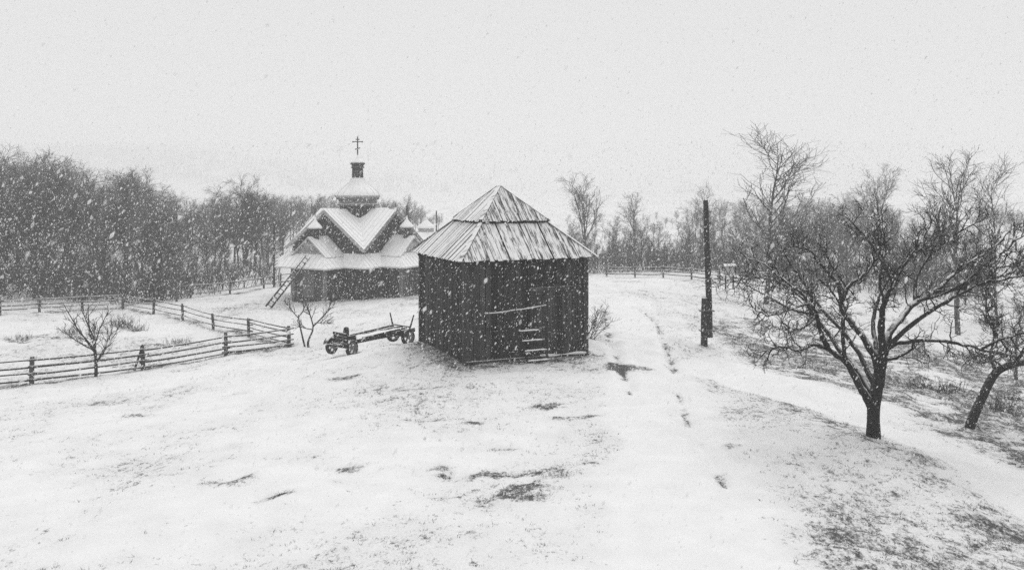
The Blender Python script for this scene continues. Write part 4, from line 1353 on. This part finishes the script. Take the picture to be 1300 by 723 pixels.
def round_tree(seed, H, r0, limbs, spread, dens=1.0, fork_at=.38):
    t = Tree(seed)
    tr, rd, ds = t.chain((0,0,-.3), (0,0,1), H*fork_at+.3, r0, r0*.75, 7, .03, .06)
    t.trunk.append((tr, rd, 8))
    lv = [dict(n=9, L=H*.22, ang=(22,50), r=.042, wander=.10, trop=.05, seg=6, tap=.35, sides=4, rmin=.012),
          dict(n=6.0*dens, L=H*.10, ang=(25,55), r=.019, wander=.12, trop=.04, seg=4, tap=.3, rmin=.010),
          dict(n=4.0*dens, L=H*.05, ang=(25,60), r=.0125, wander=.12, trop=.03, seg=2, tap=.2, rmin=.009)]
    for k in range(limbs):
        a = 2*PI*k/limbs + t.r.uniform(-.4,.4)
        el = R(t.r.uniform(90-spread, 84)) if k else R(86)
        i = 7 - (k % 3)
        L_ = H*(1-fork_at)*t.r.uniform(.78, 1.0)*(1.0 if el > 1.2 else .9)
        cp, cr, cds = t.chain(tr[i], (math.cos(a)*math.cos(el), math.sin(a)*math.cos(el), math.sin(el)), L_, r0*.55, .016, 11, .05, .035)
        t.trunk.append((cp, cr, 6))
        t.ramify(cp, cr, cds, lv, .15)
    return t
KINDS = []
TOPS = {}
for k, a in enumerate([(111,10.0,.15,6,45), (112,9.0,.13,5,55), (113,10.5,.15,7,38)]):
    t = round_tree(*a, .9)
    KINDS.append((t.mesh(t.trunk, 'trunk'), t.mesh(t.crown, 'crown'), a[1]))
for k, a in enumerate([(101,10.0,.13,34,3.2,(35,65),.05,.12), (102,11.0,.13,36,2.8,(30,60),.07,.10), 
                       (104,10.0,.14,20,3.2,(30,60),.06,.15,.0,True)]):
    t = wood_tree(*a)
    KINDS.append((t.mesh(t.trunk, 'trunk'), t.mesh(t.crown, 'crown'), a[1]))
def place(kind, u, D, vtop, label, group=None, rz=0.0, wide=1.0, cat='tree', name='bare_tree'):
    tm, cm, H = kind
    if cm.name not in TOPS:
        co = np.empty(len(cm.vertices)*3, np.float32); cm.vertices.foreach_get('co', co)
        TOPS[cm.name] = float(np.percentile(co[2::3], 99.7))
    H = TOPS[cm.name]/1.03
    x = (u-650)/FPX*D
    z = gz(x, D)
    h = (CAM_H-(vtop-HZ)/FPX*D) - z
    s = h/(H*1.03)
    o = empty(name, (x, D, z), rz)
    o.scale = (s*wide, s*wide, s)
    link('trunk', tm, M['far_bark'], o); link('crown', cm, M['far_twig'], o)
    tag(o, label, cat, group)
    return o
wr = np.random.RandomState(77)
# skyline of the wood on the left: (u, row of the tree tops)
SKY_L = [(-120,150),(-60,172),(0,196),(22,192),(45,186),(80,200),(105,212),(125,232),(160,212),(190,226),(215,243),(245,247),(280,246),(305,232),(318,222),(335,245),(360,246),(400,246),(440,244),(480,250),(520,250),(545,270)]
def sky_l(u):
    return np.interp(u, [p[0] for p in SKY_L], [p[1] for p in SKY_L])
LAB = ['bare low tree in the front row of the wood behind the left fence', 'bare tree in the second row of the wood behind the left fence',
       'bare tree in the depth of the misty wood on the left', 'pale tree on the fogged skyline of the left wood']
n_l = 0
for row, (D0, D1, n, dv) in enumerate(((64,72,30,34),(74,88,38,14),(92,115,40,4),(125,165,40,-2))):
    for k in range(n):
        u = -130 + (k+wr.rand())*(500 if row < 3 else 560)/n
        D = wr.uniform(D0, D1)
        if u > 240: D = max(D, 78 + (u-240)*.10 + wr.rand()*8)
        if u > 345: D = max(D, 92 + wr.rand()*15)
        vt = sky_l(u) + dv + abs(wr.normal(0, 12))
        place(KINDS[3+wr.randint(3)] if row == 0 else KINDS[wr.randint(6)], u, D, vt, LAB[row], 'trees of the left wood, row ' + ('one', 'two', 'three', 'four')[row], wr.uniform(0, 6.3), wr.uniform(1.1, 1.6))
        n_l += 1
LAB2 = 'faint bare tree in the fog behind the church'
for k in range(44):
    u = 345 + (k+wr.rand())*212/44
    D = wr.uniform(140, 230)
    place(KINDS[wr.randint(6)], u, D, sky_l(u) + abs(wr.normal(0, 8)), LAB2, 'trees behind the church', wr.uniform(0,6.3), wr.uniform(.9,1.3))
SKY_R = [(700,300),(720,270),(740,262),(765,268),(790,262),(808,258),(830,262),(850,272),(880,252),(900,248),(925,250),(960,245),(1000,250),(1040,245),(1080,240),(1140,255),(1180,268),(1230,282),(1330,290),(1420,270)]
LAB3 = ['bare low tree along the far fence right of the barn', 'bare tree in the middle of the hazy wood on the right', 'faint tree at the fogged back of the right wood']
for row, (D0, D1, n, dv) in enumerate(((88,104,58,28),(125,160,58,12),(190,260,60,0))):
    for k in range(n):
        u = 690 + (k+wr.rand())*520/n
        D = wr.uniform(D0, D1)
        vt = np.interp(u, [p[0] for p in SKY_R], [p[1] for p in SKY_R]) + dv + abs(wr.normal(0,10))
        place(KINDS[3+wr.randint(3)] if row == 0 else KINDS[wr.randint(6)], u, D, vt, LAB3[row], 'trees of the right wood, ' + ('front', 'middle', 'back')[row], wr.uniform(0,6.3), wr.uniform(1.0,1.5))
# trees that stand out
t = round_tree(201, 11, .15, 6, 42, 1.0, .42); K_round = (t.mesh(t.trunk,'trunk'), t.mesh(t.crown,'crown'), 11)
t = wood_tree(202, 12.5, .12, 34, 5.2, (30,48), .075, .14, 0, False, .9); K_tall = (t.mesh(t.trunk,'trunk'), t.mesh(t.crown,'crown'), 12.5)
t = round_tree(203, 12, .17, 4, 26, 1.0, .5); K_fork = (t.mesh(t.trunk,'trunk'), t.mesh(t.crown,'crown'), 12)
place(K_round, 741, 92, 219, 'slender tree with rounded crown above the wood right of the barn roof', None, .4, 1.0)
place(K_fork, 806, 118, 243, 'pale fan-crowned tree rising from the wood right of the barn', None, 1.0, 1.4)
place(K_tall, 972, 60, 160, 'tall bare tree with long ascending branches behind the utility pole', None, 2.1, 1.85)
place(K_tall, 902, 82, 232, 'ragged bare tree just behind the top of the utility pole', None, 4.0, .9)
place(K_round, 1115, 125, 208, 'faint round-crowned tree rising behind the big apple tree', None, 2.5, 1.1)
place(K_fork, 1216, 57, 190, 'tall twin-stemmed tree standing right of the big apple tree', None, .3, 1.2)
place(K_tall, 1266, 62, 200, 'lean bare tree with long right-hand branches near the right edge', None, 5.2, 1.1)
place(K_round, 318, 84, 221, 'crown standing above the left wood beside the church', None, 1.2)
place(K_round, 44, 66, 191, 'tallest crown at the left end of the wood', None, 3.3, 1.1)
place(K_fork, 160, 72, 212, 'rounded crown above the middle of the left wood', None, .9, 1.1)
place(K_fork, 520, 100, 247, 'faint tree standing between the church turret and the barn roof', None, 2.2, .8)
LAB4 = 'bare tree in the thicket behind the big apple tree'
for k, (u, D, vt) in enumerate(((1010,80,264),(1045,88,260),(1075,84,272),(1150,78,266),(1175,84,282),(1240,80,288),(1035,96,268),(1100,98,262),(1195,90,274),(1140,102,264),(1225,72,302),(1165,70,312))):
    place(KINDS[k % 6], u, D, vt, LAB4, 'thicket behind the apple tree', k*1.1, 1.25)
LAB5 = 'small bare tree on the snowy slope at the far right'
for k, (u, D, vt) in enumerate(((1290,130,262),(1330,120,250),(1262,150,258),(1310,170,250),(1360,110,255),(1245,165,262))):
    place(KINDS[k % 6], u, D, vt, LAB5, 'trees on the right slope', k*1.7, 1.3)

# undergrowth along the foot of the woods: one twiggy mass each
def brush(seed, spots, label):
    t = Tree(seed)
    for x, y, h in spots:
        z = gz(x, y)
        for k in range(5):
            cp, cr, cds = t.chain((x+t.r.uniform(-.5,.5), y+t.r.uniform(-.5,.5), z-.1), (t.r.normal(0,.35), t.r.normal(0,.35), 1), h*t.r.uniform(.6,1.2), .028, .012, 4, .12, .04)
            t.crown.append((cp, cr, 3))
            t.ramify(cp, cr, cds, [dict(n=6, L=h*.4, ang=(25,60), r=.017, wander=.15, trop=.06, seg=2, rmin=.011)], .15)
    o = link('undergrowth', t.mesh(t.crown, 'undergrowth'), M['brush'])
    tag(o, label, 'undergrowth', None, 'stuff')
sp = []
for k in range(260):
    u = wr.uniform(-120, 350); D = wr.uniform(64, 74) + max(0, (u-200))*.08
    sp.append(((u-650)/FPX*D, D, wr.uniform(1.2, 3.2)))
brush(301, sp, 'tangled bare undergrowth at the foot of the left wood')
sp = []
for k in range(380):
    u = wr.uniform(690, 1250); D = wr.uniform(86, 98) if u < 1000 else wr.uniform(74, 90)
    sp.append(((u-650)/FPX*D, D, wr.uniform(1.4, 3.6)))
brush(302, sp, 'tangled bare undergrowth at the foot of the right wood')
# weeds in the rough pasture and garden
WEEDS = ['dry weed clump right of the apple trunk, nearer one of two', 'dry weed clump between the apple trunk and the leaning tree', 'dry weed clump just right of the leaning trunk',
         'dry weed clump at the right edge above the leaning trunk', 'dry weed clump below the low right limb of the apple tree', 'small far weed clump seen through the apple branches',
         'tall weed clump beside the dark hive', 'largest weed clump in the garden behind the young tree', 'weed clump touching the crown of the young tree', 'weed clump at the right end of the garden row',
         'low weed clump left of the young tree', 'low weed clump near the left edge of the garden', 'low weed clump behind the nearest fence, right of its prop']
for k, (u, v, h) in enumerate(((1172,492,.7),(1204,500,.75),(1270,520,.7),(1283,505,.6),(1165,455,.5),(1143,410,.6),(1250,412,.9),(160,418,.8),(150,416,.7),(172,420,.6),(88,424,.5),(30,430,.45),(225,436,.4))):
    t = Tree(400+k); x, y = px(u, v)
    for q in range(46):
        cp, cr, cds = t.chain((t.r.normal(0,.32), t.r.normal(0,.2), -.06), (t.r.normal(0,.45), t.r.normal(0,.45), 1), h*t.r.uniform(.5,1.1), .010, .005, 3, .15, .0)
        (t.trunk if q < 8 else t.crown).append((cp, cr, 3))
        t.ramify(cp, cr, cds, [dict(n=3, L=h*.3, ang=(25,60), r=.007, wander=.1, trop=.03, seg=2, rmin=.005)], .3)
    o = empty('weed_clump', (x, y, gz(x, y)))
    tag(link('stem', t.mesh(t.trunk, 'stem'), M['straw'], o), kind='stuff'); tag(link('sprig', t.mesh(t.crown, 'sprig'), M['straw'], o), kind='stuff')
    tag(o, WEEDS[k], 'weeds', 'dry weed clumps')
# fruit tree and hut on the far right
t = wood_tree(210, 5, .13, 16, 2.6, (45,75), .0, .3); K_low = (t.mesh(t.trunk,'trunk'), t.mesh(t.crown,'crown'), 5)
place(K_low, 1290, 40, 372, 'low bare tree on the slope behind the leaning fruit tree', None, .7, 1.0)
hp = gpx(1257, 412)
hv = empty('bee_hive', hp, R(15)); tag(hv, 'small dark box hive on the slope at the far right', 'hive')
mb = MB(); mb.box(-.28,.28,-.28,.28,.12,.55); mb.build('box', M['barn_wall'], hv)
mb = MB(); mb.box(-.34,.34,-.34,.34,.552,.62); mb.build('lid', M['church_roof'], hv)
for sx in (-1,1):
    mb = MB(); mb.box(sx*.2-.04,sx*.2+.04,-.2,.2,-.2,.118); mb.build('leg', M['barn_wall'], hv)
# scrub on the far hillsides
t = Tree(500)
for k in range(480):
    if k < 480: x, y = -760+wr.normal(0,330), 1560+wr.normal(0,110)
    else: x, y = 215+wr.normal(0,60), 290+wr.normal(0,70)
    if y < 170: continue
    z = gz(x, y); big = k < 480; h = wr.uniform(12, 20) if big else wr.uniform(3, 7)
    for q in range(9):
        cp, cr, cds = t.chain((x+wr.normal(0,9 if big else 2.5), y+wr.normal(0,5), z-.3), (wr.normal(0,.25), wr.normal(0,.25), 1), h*wr.uniform(.6,1.1), 1.0 if big else .2, .5 if big else .09, 3, .1, .05)
        t.crown.append((cp, cr, 3))
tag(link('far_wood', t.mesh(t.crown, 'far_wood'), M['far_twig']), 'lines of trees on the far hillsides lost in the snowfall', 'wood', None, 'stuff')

# ------------------------------------------------------------------ grass stubble poking through the snow
grng = np.random.RandomState(9)
N = 150000
gx_, gy_ = grng.uniform(-24, 26, N), 13 + 47*grng.rand(N)**1.5
keep = np.abs(gx_) < .66*gy_ + 2
gx_, gy_ = gx_[keep], gy_[keep]
cv = cover_fn(gx_, gy_)
nz2 = fbm(gx_/.35+8, gy_/.28, 2)
bxl, byl = barn_local(gx_, gy_)
keep = (grng.rand(len(gx_)) < np.clip((cv-.16)*1.5, 0, .85)*sstep(.40,.62,nz2)) & ~((np.abs(bxl) < BW/2) & (np.abs(byl) < BD/2))
gx_, gy_, cv = gx_[keep], gy_[keep], cv[keep]
nb_ = 4
gz_ = ground_z(gx_, gy_)
n = len(gx_)
bxp = np.repeat(gx_, nb_) + grng.normal(0,.035,n*nb_); byp = np.repeat(gy_, nb_) + grng.normal(0,.03,n*nb_); bzp = np.repeat(gz_, nb_)-.015
hgt = np.repeat(.025+.05*np.clip(cv,0,1)*grng.rand(n)+.018*grng.rand(n), nb_)*grng.uniform(.6,1.4,n*nb_)
ang = grng.uniform(0, 2*PI, n*nb_); w_ = .007
lx, ly = grng.normal(0,.8,n*nb_)*hgt, grng.normal(0,.8,n*nb_)*hgt
V = np.stack([np.stack([bxp-w_*np.cos(ang), byp-w_*np.sin(ang), bzp],-1), np.stack([bxp+w_*np.cos(ang), byp+w_*np.sin(ang), bzp],-1), np.stack([bxp+lx, byp+ly, bzp+hgt+.015],-1)],1).reshape(-1,3)
tag(link('grass_stubble', fast_mesh('grass_stubble', V, np.arange(n*nb_*3).reshape(-1,3), 3), M['straw']), 'short dry grass poking through the snow', 'grass', None, 'stuff')

# ------------------------------------------------------------------ falling snow
srng = np.random.RandomState(15)
def flakes(n, y0, y1, size, seed, faces8=True, power=2):
    q = np.random.RandomState(seed)
    y = (y0**(power+1) + q.rand(n)*(y1**(power+1)-y0**(power+1)))**(1/(power+1))
    x = q.uniform(-1, 1, n)*(.70*y + 2.5)
    zlo, zhi = CAM_H-.50*y, CAM_H+.26*y+1
    z = zlo + q.rand(n)*(zhi-zlo)
    gzv = ground_z(x, y)
    bl = barn_local(x, y)
    k = (z > gzv+.05) & ~((np.abs(bl[0]) < BW/2+.2) & (np.abs(bl[1]) < BD/2+.2) & (z < 4.0))
    k &= (q.rand(len(x)) < np.where(z > CAM_H+.055*y, .22, 1.0))
    x, y, z = x[k], y[k], z[k]
    n = len(x)
    s = size*np.exp(q.normal(0,.40,n))
    # flakes are clumps a little longer along their slanting fall
    f = np.stack([.55+q.normal(0,.22,n), q.normal(0,.3,n), np.full(n,-1.0)], -1)*np.array([-1,1,1])
    f /= np.linalg.norm(f,axis=1)[:,None]
    a = np.cross(f, q.normal(size=(n,3))); a /= np.linalg.norm(a,axis=1)[:,None]
    b = np.cross(f, a)
    c = np.stack([x,y,z],-1)
    el = q.uniform(1.2, 2.4, n)
    S = s[:,None]
    if not faces8:
        V = np.stack([c+f*S*el[:,None]*1.2, c-f*S*.9+a*S*1.2, c-f*S*.9-a*S*.7+b*S, c-f*S*.9-a*S*.7-b*S],1)
        base_ = np.array([(0,1,2),(0,2,3),(0,3,1),(1,3,2)])
        return V.reshape(-1,3), (np.arange(n)[:,None,None]*4 + base_[None]).reshape(-1,3)
    V = np.stack([c+f*S*el[:,None], c-f*S*el[:,None], c+a*S, c-a*S*.8, c+b*S*.9, c-b*S],1)
    base_ = np.array([(0,2,4),(0,4,3),(0,3,5),(0,5,2),(1,4,2),(1,3,4),(1,5,3),(1,2,5)])
    F = (np.arange(n)[:,None,None]*6 + base_[None]).reshape(-1,3)
    return V.reshape(-1,3), F
parts = [flakes(240, 2.4, 6, .0045, 5), flakes(80000, 6, 30, .0084, 12), flakes(130000, 30, 62, .0158, 3, False)]
V, F, b0 = [], [], 0
for v_, f_ in parts:
    V.append(v_); F.append(f_+b0); b0 += len(v_)
tag(link('falling_snow', fast_mesh('falling_snow', np.concatenate(V), np.concatenate(F), 3, False), M['flake']), 'snowflakes falling through the air over the whole field', 'snowflakes', None, 'stuff')

# ------------------------------------------------------------------ haze
hz = MB(); hz.box(-2100, 2100, -400, 2500, -14, 112)
hm = bpy.data.materials.new('haze'); hm.use_nodes = True
hn, hl = hm.node_tree.nodes, hm.node_tree.links
hn.remove(hn['Principled BSDF'])
pv = hn.new('ShaderNodeVolumePrincipled')
pv.inputs['Color'].default_value = (.97,.97,.97,1)
pv.inputs['Density'].default_value = .0018
pv.inputs['Anisotropy'].default_value = 0.0
hl.new(pv.outputs[0], hn['Material Output'].inputs['Volume'])
tag(hz.build('haze', hm), 'thin snowy haze in the air', None, None, 'stuff')
